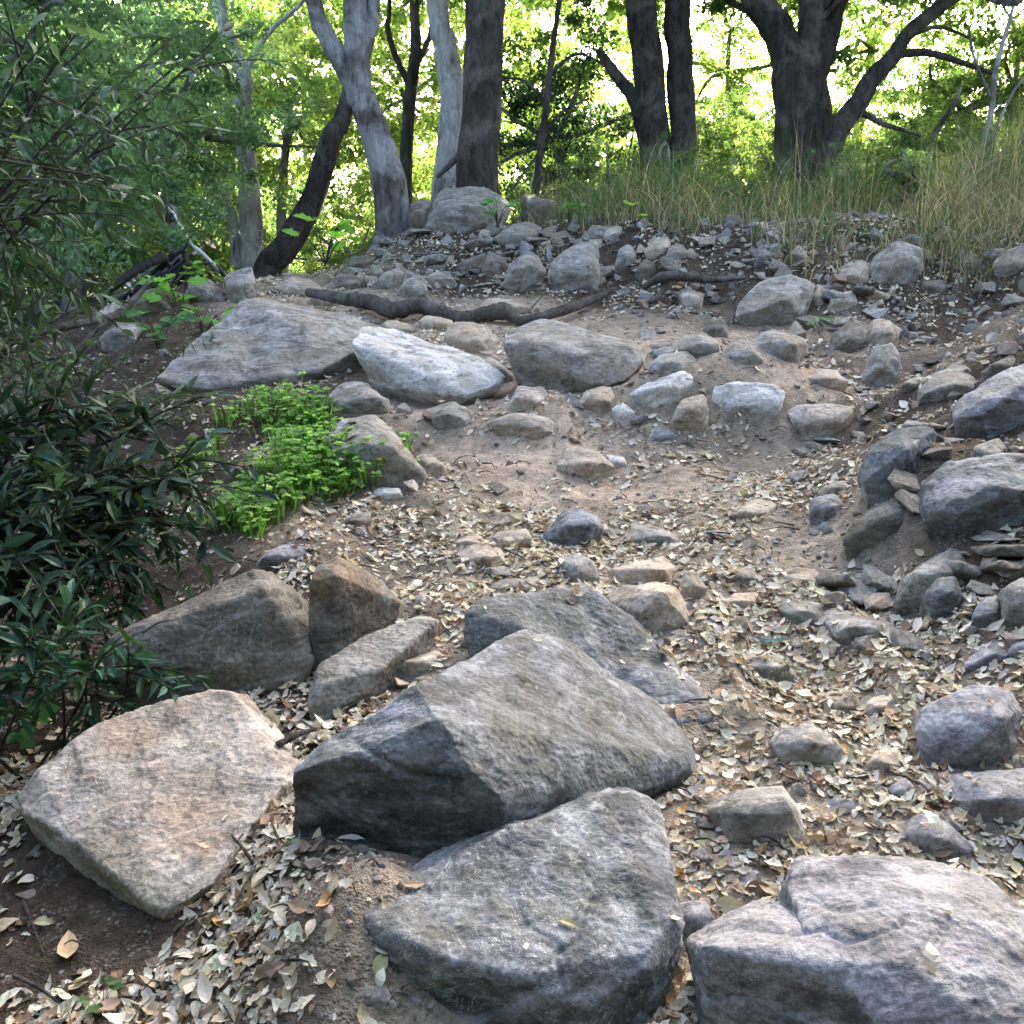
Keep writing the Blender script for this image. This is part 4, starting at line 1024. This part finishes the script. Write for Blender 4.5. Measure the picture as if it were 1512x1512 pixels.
# ------------------------------------------------------------------ grass
def grass():
    n = 42000
    x = rng.uniform(.0, 7.6, n); y = rng.uniform(8.0, 11.6, n)
    yb = np.interp(x, [-2, -1.2, .4, 1.0, 2.0, 3.5, 6], [8.4, 8.2, 7.75, 7.15, 6.75, 6.7, 6.9])
    y = yb+.55+1.0*fbm(np.stack([x*1.3, y*0, x*0], -1), 2, 83)+.35*rng.normal(size=n)*.5+rng.random(n)**1.15*3.2; y = np.maximum(y, yb+.15)
    cl = fbm(np.stack([x*1.6, y*1.6, x*0], -1), 2, 81)
    k = rng.random(n) < (.42+1.5*cl)*sst(.0, 1.3, x+.2*(y-8)); x, y = x[k], y[k]; n = len(x)
    cl = cl[k]
    h = np.clip(rng.normal(.34, .20, n)*(1+1.3*cl), .05, .95)*np.interp(y-np.interp(x, [.4, 1, 2, 6], [7.75, 7.15, 6.75, 6.9]), [.4, 1.9], [.35, 1])*np.interp(x, [.3, 1.6, 3], [.7, .9, 1.05])
    straw = rng.random(n) < .34+.38*(y < 8.5)+.45*fbm(np.stack([x, y*2, x*0], -1)*1.3, 2, 82)
    col = np.where(straw[:, None], pick([(.38, .33, .23), (.29, .24, .16), (.48, .43, .33), (.22, .14, .09)], [4, 3, 3, 1.5], n), pick([(.07, .14, .05), (.10, .18, .06), (.13, .18, .08)], [3, 3, 2], n))
    z = G(x, y); a = rng.uniform(0, 6.28, n); lean = np.abs(rng.normal(.55, .5, n))*np.where(straw, 1.6, 1)
    d = np.stack([np.cos(a), np.sin(a), a*0], -1); sd = np.stack([-np.sin(a), np.cos(a), a*0], -1)
    b = rng.uniform(0, 6.28, n); sd = np.stack([np.cos(b), np.sin(b)*.4, b*0], -1)
    w = rng.uniform(.0016, .0045, n)
    S = 6; V = np.zeros((n, S*2, 3))
    for i in range(S):
        t = i/(S-1); hh = h*(t-.35*lean*t**3); off = h*lean*t**2*.8
        c = np.stack([x, y, z-.02], -1)+d*off[:, None]; c[:, 2] += np.maximum(hh, 0)
        ww = w*(1-t**2*.92)
        V[:, 2*i] = c-sd*ww[:, None]; V[:, 2*i+1] = c+sd*ww[:, None]
    f = np.array([(2*i, 2*i+1, 2*i+3, 2*i+2) for i in range(S-1)])
    F = (f[None]+(np.arange(n)*2*S)[:, None, None]).reshape(-1, 4)
    o = link('tall_grass', fastmesh('tall_grass', V.reshape(-1, 3), [F], True, np.repeat(col, 2*S, axis=0)), GRASSM)
    tag(o, 'tall green and straw-coloured grass along the top of the bank', 'grass', None, 'stuff')
grass()

def seg_in_poly(px, py, poly):
    c = np.zeros(len(px), bool); m = len(poly)
    for i in range(m):
        x1, y1 = poly[i]; x2, y2 = poly[(i+1) % m]
        cond = ((y1 > py) != (y2 > py)) & (px < (x2-x1)*(py-y1)/(y2-y1+1e-9)+x1)
        c ^= cond
    return c
# ---- green ground cover patch
def herb_patch(name, poly, n, size, hgt, label, cat, cols, Dr=(3.2, 6.5), blobs=None, drop=1.0):
    x0, x1 = min(p[0] for p in poly), max(p[0] for p in poly)
    X = rng.uniform(-2.6, 1, n*12); Y = rng.uniform(*Dr, n*12)
    Z = G(X, Y, False); px, py = pxof(np.stack([X, Y, Z+hgt*.5], -1))
    k = seg_in_poly(px, py, poly) & (rng.random(len(px)) < .38+1.9*fbm(np.stack([X, Y, X*0], -1)*4.5, 2, 61))
    X, Y, Z = X[k][:n], Y[k][:n], Z[k][:n]; m = len(X); print(name, m)
    for i in range(m):
        h = BV.ray_cast(Vector((X[i], Y[i], Z[i]+2)), Vector((0, 0, -1)), 4)
        if h[0] is not None and h[0].z > Z[i]: Z[i] = Z[i]+(h[0].z-Z[i])*drop
    H = hgt*rng.uniform(.25, 1, m)
    top = np.stack([X+rng.normal(0, .02, m), Y+rng.normal(0, .02, m), Z+H], -1)
    V = []; col = pick(cols, [1]*len(cols), m, .2)
    P = []; T = []; NN = []; C = []; L = []
    for j in range(4):
        a = rng.uniform(0, 6.28, m)+j*1.57
        T.append(np.stack([np.cos(a), np.sin(a), rng.normal(-.05, .2, m)], -1)); P.append(top); C.append(col)
        NN.append(np.stack([rng.normal(0, .25, m), rng.normal(0, .25, m)-.2, np.ones(m)], -1)); L.append(size*rng.uniform(.6, 1.2, m))
    P, T, NN, C, L = map(np.concatenate, (P, T, NN, C, L))
    me = leaves(name, P, T, NN, L, L*.8, C, LANC, -.1)
    o = link(name, me, LEAF)
    # stems as thin blades
    st = leaves('stems', np.stack([X, Y, Z], -1), top-np.stack([X, Y, Z], -1), rdir(m), H*1.02, .003, col*.9, DIAM)
    so = link('stems', st, LEAF, o)
    tag(o, label, cat, None, 'stuff'); so['kind'] = 'stuff'
    return o
GB = [(.16, .32, .06), (.21, .39, .08), (.11, .23, .05), (.27, .42, .11)]
herb_patch('ground_cover', [(250,720),(270,650),(330,600),(450,565),(490,590),(480,630),(560,640),(608,655),(600,690),(520,710),(430,740),(380,780),(270,750)], 2300, .027, .12,
           'bright green small-leaved herbs growing at the left of the trail', 'ground cover', GB, (3.4, 5.9), drop=.3)
herb_patch('low_herbs', [(0,460),(0,620),(150,650),(330,620),(330,520),(200,500),(100,450)], 500, .024, .08,
           'sparse dark little herbs in the shade at left', 'ground cover', [(.05, .11, .04), (.08, .15, .05)], (4, 9))

# ------------------------------------------------------------------ leafy sprays: shrubs with lanceolate leaves
def spray(mb, path, n, out, leafL, droop=.3, pitch=.75, r=.004):
    """stem path with leaves alternately left and right"""
    Q = catmull(path, 24); mb.tube([tuple(q) for q in Q[::3]], [r, r*.35], 6, 14)
    T = nrm(np.gradient(Q, axis=0))
    for i in range(n):
        t = .15+.85*(i+random.random()*.5)/n; k = min(int(t*23), 23)
        tt = T[k]; side = nrm(np.cross(tt, np.array([0, 0, 1.0]))+rng.normal(0, .35, 3)); s = 1 if i % 2 else -1
        d = nrm(tt*pitch+side*s*.75+np.array([0, 0, random.uniform(-droop, .25)]))
        out.append((Q[k], d, nrm(np.array([0, 0, 1.0])+rng.normal(0, .45, 3)), leafL*random.uniform(.6, 1.2)))
def shrub(name, label, cat, base, targets, leafL, wr, cols, twigs, per, bark=BARK_D, group=None, mat=GLOSSY, r=.008, tl=.35, arch=.25, droop=.3):
    root = empty(name, base); tag(root, label, cat, group)
    mb = MB(); out = []
    for tg in targets:
        b = np.array(base)+rng.normal(0, .05, 3)*np.array([1, 1, 0]); e = np.array(tg)
        m = (b+e)/2+np.array([0, 0, arch*np.linalg.norm(e-b)*.5])+rng.normal(0, .05, 3)
        Q = catmull([b, m, e], 20); mb.tube([tuple(q) for q in Q[::2]], [r, r*.4], 6, 16)
        for j in range(twigs):
            k = int(20*(.5+.5*random.random()))-1
            s = Q[k]; dr = nrm(np.gradient(Q, axis=0)[k]*.8+rng.normal(0, .7, 3)); l = tl*random.uniform(.5, 1.2)
            e2 = s+dr*l+np.array([0, 0, -.12*l]); spray(mb, [s, (s+e2)/2+np.array([0, 0, .05*l]), e2], per, out, leafL, droop)
        spray(mb, [Q[12], Q[16], Q[19]], per, out, leafL, droop)
    link('stem', mb.mesh('stem', base), bark, root)
    P, T, NN, L = (np.array([o[i] for o in out]) for i in range(4))
    col = pick(cols, [1]*len(cols), len(P), .2)
    me = leaves('foliage', P-np.array(base), T, NN, L, L*wr*rng.uniform(.8, 1.2, len(L)), col, ELL, rng.normal(-.15, .2, len(L)), False, rng.normal(0, .3, len(L)))
    link('foliage', me, mat, root)
    return root
DK = [(.020, .045, .032), (.032, .066, .046), (.016, .033, .024), (.05, .09, .066), (.03, .06, .025)]
def tg(lst): return [tuple(at(*q)) for q in lst]
# hanging branches of a tree at the upper left
def hanging():
    base = (-2.75, 3.6, gz(-2.75, 3.6)-.1)
    shrub('overhanging_tree', 'dark narrow-leaved tree whose branches hang into the upper left', 'tree', base,
      tg([(40,60,3.5),(85,200,3.1),(210,150,3.4),(30,180,2.9),(110,40,3.6),(180,20,3.9),(290,70,4.0),(150,150,3.7),(220,120,4.0),(30,260,3.3),(100,250,3.6),(90,90,3.2),(180,90,3.3),(10,130,3.2),(300,15,3.8),(60,10,3.2),(10,20,3.0),(130,5,3.4),(350,25,4.2)]),
      .075, .30, [(.035, .07, .045), (.05, .10, .06), (.03, .055, .035), (.08, .14, .08)], 7, 11, r=.006, tl=.5, arch=.2, droop=.8)
hanging()
shrub('broadleaf_shrub', 'dark blue-green shrub with long leaves filling the left edge at mid-height', 'shrub', (-1.75, 3.0, gz(-1.75, 3.0)-.05),
  tg([(20,590,3.4),(80,600,3.3),(150,600,3.4),(60,680,3.0),(140,690,3.0),(220,680,3.1),(300,665,3.2),(20,740,2.8),(100,760,2.8),(180,770,2.9),(240,740,3.0),(40,820,2.6),(120,840,2.7),(190,830,2.8),(0,620,3.2),(250,610,3.5),(330,690,3.2)]),
  .080, .29, DK+[(.06, .12, .095)], 15, 11, tl=.30, r=.005)
shrub('broadleaf_shrub', 'blue-green leafy sprig beside the pink boulder, at the lower left edge', 'shrub', (-1.15, 2.45, gz(-1.15, 2.45)-.05),
  tg([(40,930,2.35),(120,920,2.45),(190,945,2.5),(80,975,2.35),(140,1000,2.45),(20,1020,2.3)]),
  .078, .24, [(.035, .09, .06), (.05, .13, .09), (.025, .06, .04), (.04, .08, .03)], 6, 8, tl=.18, r=.005)
shrub('leafy_shrub', 'shrub with drab green twigs at the far left under the dead branch', 'shrub', (-2.9, 5.6, gz(-2.9, 5.6)-.05),
  tg([(20,440,5.6),(70,470,5.5),(120,520,5.3),(30,520,5.3),(10,480,5.4),(90,420,5.8),(160,430,6.2)]),
  .06, .35, [(.06, .12, .045), (.09, .17, .05), (.05, .09, .04)], 9, 9, tl=.35, r=.006)

# seedlings: bright single plants
def seedling(label, px, py, s, n, col=(.16, .36, .06), D=None, broad=.7, up_=.6):
    D = D or hit(px, py) or 8.5
    b = at(px, py, D); b.z = gz(b.x, b.y) if D is None else b.z
    root = empty('seedling', tuple(b)); tag(root, label, 'seedling', 'seedlings' if False else None)
    mb = MB(); out = []
    for j in range(n):
        a = random.uniform(0, 6.28); e = np.array([math.cos(a)*s*random.uniform(.2, .8), math.sin(a)*s*.6, s*random.uniform(.4, 1.2)*up_*1.4])
        mb.tube([(0, 0, -.03), tuple(e*.5+np.array([0, 0, s*.12])), tuple(e)], [s*.02, s*.01], 6, 8)
        for q in range(3):
            d = nrm(np.array([math.cos(a+(q-1)*.9), math.sin(a+(q-1)*.9), random.uniform(-.3, .4)]))
            out.append((e, d, nrm(np.array([0, -.5, 1])+rng.normal(0, .3, 3)), s*random.uniform(.35, .6)))
    link('stem', mb.mesh('stem'), BARK_D, root)
    P, T, NN, L = (np.array([o[i] for o in out]) for i in range(4))
    link('foliage', leaves('foliage', P, T, NN, L, L*broad, pick([col, tuple(c*1.3 for c in col), tuple(c*.75 for c in col)], [1, 1, 1], len(P), .15), OAK if broad > .5 else LANC, -.1), LEAF, root)
for a in (
 ('big-leaved bright green seedling right under the bicycle handlebar', 272, 425, .17, 6, (.16, .36, .06)),
 ('bright green seedling in front of the dark rock at the left crest', 268, 470, .24, 7, (.15, .34, .06)),
 ('yellow-green seedling beside the handlebar end', 330, 402, .10, 5, (.20, .36, .07)),
 ('cluster of green lobed leaves left of the large crest boulder', 300, 492, .20, 8, (.13, .28, .06)),
 ('dull green lobed seedling in shade below the crest rocks', 235, 512, .20, 7, (.07, .17, .06)),
 ('small upright green plant in front of the boulder under the dark trunk', 688, 330, .15, 6, (.14, .32, .08)),
 ('fern-like green plant on the bank top left of the half-moon rock', 735, 328, .15, 9, (.11, .27, .08)),
 ('small green plant at the right of the half-moon rock', 840, 326, .12, 7, (.12, .26, .07)),
 ('yellowish green weed below the dry grass', 930, 335, .15, 4, (.22, .33, .05)),
 ('little green weed between the stones below the greenish boulder', 1212, 492, .1, 4, (.10, .25, .06)),
 ('tiny yellow-green shoot at the left edge above the leafy sprig', 38, 915, .10, 3, (.24, .45, .07)),
 ('tiny clover-like sprout behind the pink boulder', 296, 1022, .04, 3, (.16, .36, .06)),
 ('broad dark green plant at the left edge above the pink boulder', 22, 1095, .14, 4, (.06, .17, .05)),
 ('small green weed at the bottom left corner among dry leaves', 150, 1492, .045, 4, (.10, .19, .07)),
 ('lime green bush sprig low behind the forked trunk foot', 480, 385, .3, 8, (.2, .4, .06))):
    seedling(*a)

# ------------------------------------------------------------------ roots and dead wood
def rootobj(name, label, cat, pxs, ws, dd=None, lift=.0, bump=.25, mat=ROOTM, D=None, branch=()):
    P = []
    for i, (x, y) in enumerate(pxs):
        d = D[i] if isinstance(D, (list, tuple)) else (D or hit(x, y+ws[i]/2) or 8)
        P.append(tuple(at(x, y, d)))
    Dm = P[0][1]
    mb = MB(); mb.tube(P, rad(ws, Dm), 14, len(P)*10, bump, len(label))
    for (bx, bw) in branch:
        q = [tuple(at(x, y, Dm+dd_)) for (x, y, dd_) in bx]; mb.tube(q, rad(bw, Dm), 7, 14, .15, 3)
    o = link(name, mb.mesh(name, P[0]), mat, None, P[0]); tag(o, label, cat); return o
rootobj('tree_root', 'long wavy dark root snaking across the top of the trail', 'root',
  [(455,432),(500,440),(545,446),(580,458),(615,452),(650,460),(680,470),(715,464),(745,460),(762,474)], [12,17,20,22,22,20,17,19,22,10], D=[7.4,7.25,7.12,7.02,6.97,6.9,6.82,6.8,6.8,6.78])
rootobj('tree_root', 'straighter root running up right from the end of the wavy one', 'root',
  [(752,470),(775,473),(810,465),(850,452),(885,438),(910,425)], [12,14,15,14,10,5], D=[6.78,6.78,6.82,6.95,7.15,7.3])
rootobj('tree_root', 'black horizontal root poking out of the bank left of the greenish boulder', 'root',
  [(950,425),(975,410),(1010,408),(1050,413),(1100,410)], [8,14,12,10,5], D=[7.2,7.15,7.15,7.2,7.3], branch=(([(985,412,0),(970,440,-.1),(940,452,-.1)],[10,8,3]), ([(1000,440,-.05),(985,455,-.1),(990,480,-.15)],[5,4,2])))
rootobj('root_stub', 'short gnarled grey root stub standing in the right bank', 'root',
  [(1352,520),(1350,500),(1345,485),(1348,478)], [14,16,12,6], D=[6.5,6.5,6.48,6.47])
rootobj('dead_branch', 'dark dead branch arching over the ground at the far left', 'branch',
  [(30,500),(80,487),(130,475),(170,466),(200,440),(225,410)], [6,10,11,12,10,5], D=[6.2,6.3,6.5,6.7,6.9,7.1], branch=(([(165,468,.45),(130,500,.2),(95,535,0)],[9,7,3]),))
rootobj('dead_stump', 'short dark broken stump sticking up at the far left', 'stump', [(112,452),(110,435),(114,420)], [13,14,8], D=[6.6,6.6,6.6])
def stick(label, a, b, w, D, bend=0):
    pa, pb = at(a[0], a[1], D[0]), at(b[0], b[1], D[1]); m = (pa+pb)/2+Vector((0, 0, bend))
    mb = MB(); mb.tube([tuple(pa), tuple(m), tuple(pb)], [w, w*.8, w*.4], 6, 14, .2, 5)
    o = link('twig', mb.mesh('twig', tuple(pa)), ROOTM, None, tuple(pa)); tag(o, label, 'twig')
def gd(x, y, o=-.01): return (hit(x, y) or 8)+o
stick('dark root-like twig between the pink boulder and the huge one', (410,1100), (468,1076), .009, (gd(430,1130), gd(430,1130)+.08), .005)
stick('thin grey twig in the bottom left corner', (20,1440), (110,1500), .004, (gd(20,1445), gd(110,1500)), .01)
stick('thin straw twig leaning on the right bank left of the greenish boulder', (1082,478), (1096,408), .005, (6.6, 6.75))
stick('thin curved dry stem leaning over the leaves at mid-left', (690,852), (748,822), .003, (gd(690,852), gd(748,825)), .01)
stick('short dry stick at the foot of the biggest bank rock', (785,455), (808,428), .005, (7.0, 7.2))
stick('thin bent twig leaning on the bank right of the orange-tan stone', (1335,450), (1362,412), .004, (6.7, 6.9))
stick('thin dark twig on the dusty part of the trail', (940,762), (985,768), .004, (gd(940,762), gd(985,768)), .006)
stick('thin bent stem among the bluish leaves in front of the broad dark boulder', (210,935), (262,915), .003, (2.35, 2.4), .01)
# fallen blue-green leaf and some reddish curled leaves as single finds
def one_leaf(label, px, py, L, W, col, a=.4, lift=.012):
    D = hit(px, py); p = at(px, py, D); z = gz(p.x, p.y); h = rocktop(p.x, p.y, z)
    if h[0] is not None and h[0].z > z: z = h[0].z
    me = leaves('fallen_leaf', np.zeros((1, 3)), np.array([[math.cos(a), math.sin(a), .08]]), np.array([[.05, -.25, 1.]]), L, W, np.array([col]), ELL, .35)
    o = link('fallen_leaf', me, LITTER, None, (p.x, p.y, z+lift)); tag(o, label, 'leaf')
one_leaf('single long blue-green fallen leaf on the dry leaves, right of centre', 1120, 960, .085, .022, (.10, .22, .20), -.3)
one_leaf('single big dead brown leaf beside the pink boulder, right side', 385, 1235, .06, .035, (.27, .18, .13), .9, .02)
one_leaf('large tan curled leaf in the litter at the bottom left', 100, 1425, .08, .04, (.52, .38, .22), 1.9)
one_leaf('single green fallen leaf right of the tip of the pink boulder', 372, 1372, .05, .026, (.22, .34, .16), .2)
# ------------------------------------------------------------------ mountain bike lying against the crest rocks
def bike():
    rubber = plain('tyre_rubber', (.02, .02, .022), .8); metal = plain('brushed_metal', (.55, .56, .58), .35, .9)
    black = plain('black_paint', (.018, .02, .03), .35); white = plain('white_bar', (.62, .63, .65), .4)
    D = 8.55
    z_ = Vector((.80, .10, .60)).normalized(); x_ = Vector((.10, -1, .03)); x_ = (x_-x_.dot(z_)*z_).normalized(); y_ = z_.cross(x_)
    M = Matrix((x_, y_, z_)).transposed().to_4x4()
    root = empty('mountain_bike', (0, 0, 0)); tag(root, 'dark mountain bike tipped over behind the rocks at the left crest, handlebar up', 'bicycle')
    def cyl(mb, a, b, r, seg=12): mb.tube([a, tuple((np.array(a)+np.array(b))/2), b], [r, r], seg, 4)
    def wheel(cx):
        w = empty('wheel', (0, 0, 0)); w.parent = root; w.location = (cx, 0, .36)
        th = np.linspace(0, 2*np.pi, 72, endpoint=False)
        def torus(R0, r, flat=1.0, seg=10, knob=0):
            V = []; ph = np.linspace(0, 2*np.pi, seg, endpoint=False)
            for i, t in enumerate(th):
                for q in ph:
                    rr = r*(1+(knob if (i % 2 and math.cos(q) > -.2) else 0))
                    V.append(((R0+rr*math.cos(q))*math.cos(t), rr*math.sin(q)*flat, (R0+rr*math.cos(q))*math.sin(t)))
            i = np.arange(72*seg).reshape(72, seg); j = np.roll(i, -1, 0); k = np.roll(i, -1, 1); l = np.roll(j, -1, 1)
            return np.array(V), np.stack([i, k, l, j], -1).reshape(-1, 4)
        V, F = torus(.335, .029, 1.05, 12, .18); link('tyre', fastmesh('tyre', V, [F], False), rubber, w)
        V, F = torus(.305, .012, 1.3); link('rim', fastmesh('rim', V, [F], True), black, w)
        mb = MB()
        for i in range(28):
            t = i/28*2*math.pi; mb.tube([(0.02*math.cos(t), .03*(-1)**i, .02*math.sin(t)), (.15*math.cos(t), .012*(-1)**i, .15*math.sin(t)), (.3*math.cos(t), 0, .3*math.sin(t))], [.0014, .0014], 5, 4)
        mb.tube([(0, -.06, 0), (0, 0, 0), (0, .06, 0)], [.018, .018], 12, 4)
        link('spokes', mb.mesh('spokes'), metal, w)
    wheel(0); wheel(-1.12)
    mb = MB()
    for s in (-1, 1): cyl(mb, (0, .062*s, .36), (-.12, .058*s, .68), .018)
    cyl(mb, (-.115, -.07, .68), (-.115, .07, .68), .02); cyl(mb, (-.115, 0, .68), (-.185, 0, .90), .020)
    link('fork', mb.mesh('fork'), black, root)
    mb = MB()
    cyl(mb, (-.135, 0, .73), (-.17, 0, .84), .028); cyl(mb, (-.14, 0, .75), (-.62, 0, .36), .026); cyl(mb, (-.165, 0, .83), (-.70, 0, .74), .021)
    cyl(mb, (-.62, 0, .36), (-.74, 0, .80), .018)
    for s in (-1, 1):
        cyl(mb, (-.62, .03*s, .36), (-1.12, .065*s, .36), .011); cyl(mb, (-.69, .03*s, .70), (-1.12, .065*s, .36), .010)
    link('frame', mb.mesh('frame'), black, root)
    mb = MB(); cyl(mb, (-.72, 0, .74), (-.78, 0, .92), .014); link('seat_post', mb.mesh('seat_post'), metal, root)
    mb = MB(); mb.tube([(-.62, 0, .945), (-.72, 0, .95), (-.82, 0, .95), (-.90, 0, .965)], [.018, .03, .06, .07], 12, 16)
    V = np.vstack(mb.V); V[:, 2] = .95+(V[:, 2]-.95)*.35; mb.V = [V]; link('saddle', mb.mesh('saddle'), black, root)
    mb = MB(); cyl(mb, (-.185, 0, .895), (-.12, 0, .915), .020); link('stem', mb.mesh('stem'), black, root)
    hb = MB(); hb.tube([(-.17, -.36, .955), (-.13, -.14, .935), (-.12, -.04, .915), (-.12, .04, .915), (-.13, .14, .935), (-.17, .36, .955)], [.013]*6, 12, 40)
    h = link('handlebar', hb.mesh('handlebar'), white, root)
    for s in (-1, 1):
        g = MB(); g.tube([(-.157, .25*s, .949), (-.165, .31*s, .953), (-.172, .375*s, .957)], [.019, .018], 12, 6); link('grip', g.mesh('grip'), black, h)
        g = MB(); g.tube([(-.145, .22*s, .945), (-.11, .25*s, .93), (-.10, .33*s, .925)], [.010, .006], 8, 8); g.tube([(-.14, .20*s, .93), (-.13, .20*s, .91), (-.12, .20*s, .90)], [.018, .014], 8, 5); link('brake_lever', g.mesh('brake_lever'), black, h)
    mb = MB(); cyl(mb, (-.62, -.07, .36), (-.62, .07, .36), .02)
    for s in (-1, 1): cyl(mb, (-.62, .07*s, .36), (-.62+.15*s, .08*s, .28), .010); cyl(mb, (-.62+.15*s, .07*s, .28), (-.62+.15*s, .17*s, .28), .022)
    t = np.linspace(0, 2*np.pi, 40, endpoint=True); mb.tube([(-.62+.075*math.cos(q), .05, .36+.075*math.sin(q)) for q in t], [.006]*40, 6, 80)
    link('crankset', mb.mesh('crankset'), metal, root)
    # the middle of the handlebar must come to this place
    tgt = at(280, 356, D); loc = tgt-(M.to_3x3() @ Vector((-.12, 0, .915)))
    root.matrix_world = Matrix.Translation(loc) @ M
    print('bike base', loc, gz(loc.x, loc.y))
bike()

# ------------------------------------------------------------------ air
def haze():
    bm = bmesh.new(); bmesh.ops.create_cube(bm, size=1.0)
    for v in bm.verts: v.co = Vector((v.co.x*560, 170+v.co.y*500, 15+v.co.z*62))
    me = bpy.data.meshes.new('haze'); bm.to_mesh(me); bm.free()
    m, nt, out = newmat('haze'); v = N(nt, 'ShaderNodeVolumePrincipled')
    v.inputs['Color'].default_value = (.92, .96, .95, 1); v.inputs['Density'].default_value = HZ; v.inputs['Anisotropy'].default_value = .5
    nt.links.new(v.outputs[0], out.inputs['Volume'])
    tag(link('haze', me, m), 'thin bright air between the trees', 'haze', None, 'stuff')
HZ = .004
#haze()
# ------------------------------------------------------------------ camera, light, sky
cam = bpy.data.cameras.new('camera'); co = bpy.data.objects.new('camera', cam); COL.objects.link(co)
co.location = (0, 0, CZ); co.rotation_euler = (R(90)-PITCH, 0, 0)
cam.sensor_fit = 'HORIZONTAL'; cam.sensor_width = 36; cam.angle = R(50); cam.clip_end = 1500; cam.clip_start = .05
SC.camera = co
SUN_EL, SUN_AZ = R(28), R(24)      # azimuth from +Y towards +X
w = bpy.data.worlds.new('World'); SC.world = w; w.use_nodes = True
nt = w.node_tree; bg = nt.nodes['Background']
sky = nt.nodes.new('ShaderNodeTexSky'); sky.sky_type = 'NISHITA'; sky.sun_disc = False
sky.sun_elevation = SUN_EL; sky.sun_rotation = SUN_AZ; sky.air_density = .8; sky.dust_density = 7; sky.ozone_density = .4
nt.links.new(sky.outputs[0], bg.inputs[0]); bg.inputs[1].default_value = .15
l = bpy.data.lights.new('sun', 'SUN'); l.energy = 3.0; l.angle = R(.5); l.color = (1, .93, .80)
lo = bpy.data.objects.new('sun', l); COL.objects.link(lo)
d = Vector((math.sin(SUN_AZ)*math.cos(SUN_EL), math.cos(SUN_AZ)*math.cos(SUN_EL), math.sin(SUN_EL)))
lo.rotation_euler = d.to_track_quat('Z', 'Y').to_euler(); lo.location = d*50
vs = SC.view_settings; vs.view_transform = 'Standard'; vs.look = 'None'; vs.exposure = 3.5
cy = SC.cycles; cy.max_bounces = 6; cy.diffuse_bounces = 3; cy.transmission_bounces = 4; cy.glossy_bounces = 2; vs.gamma = 1
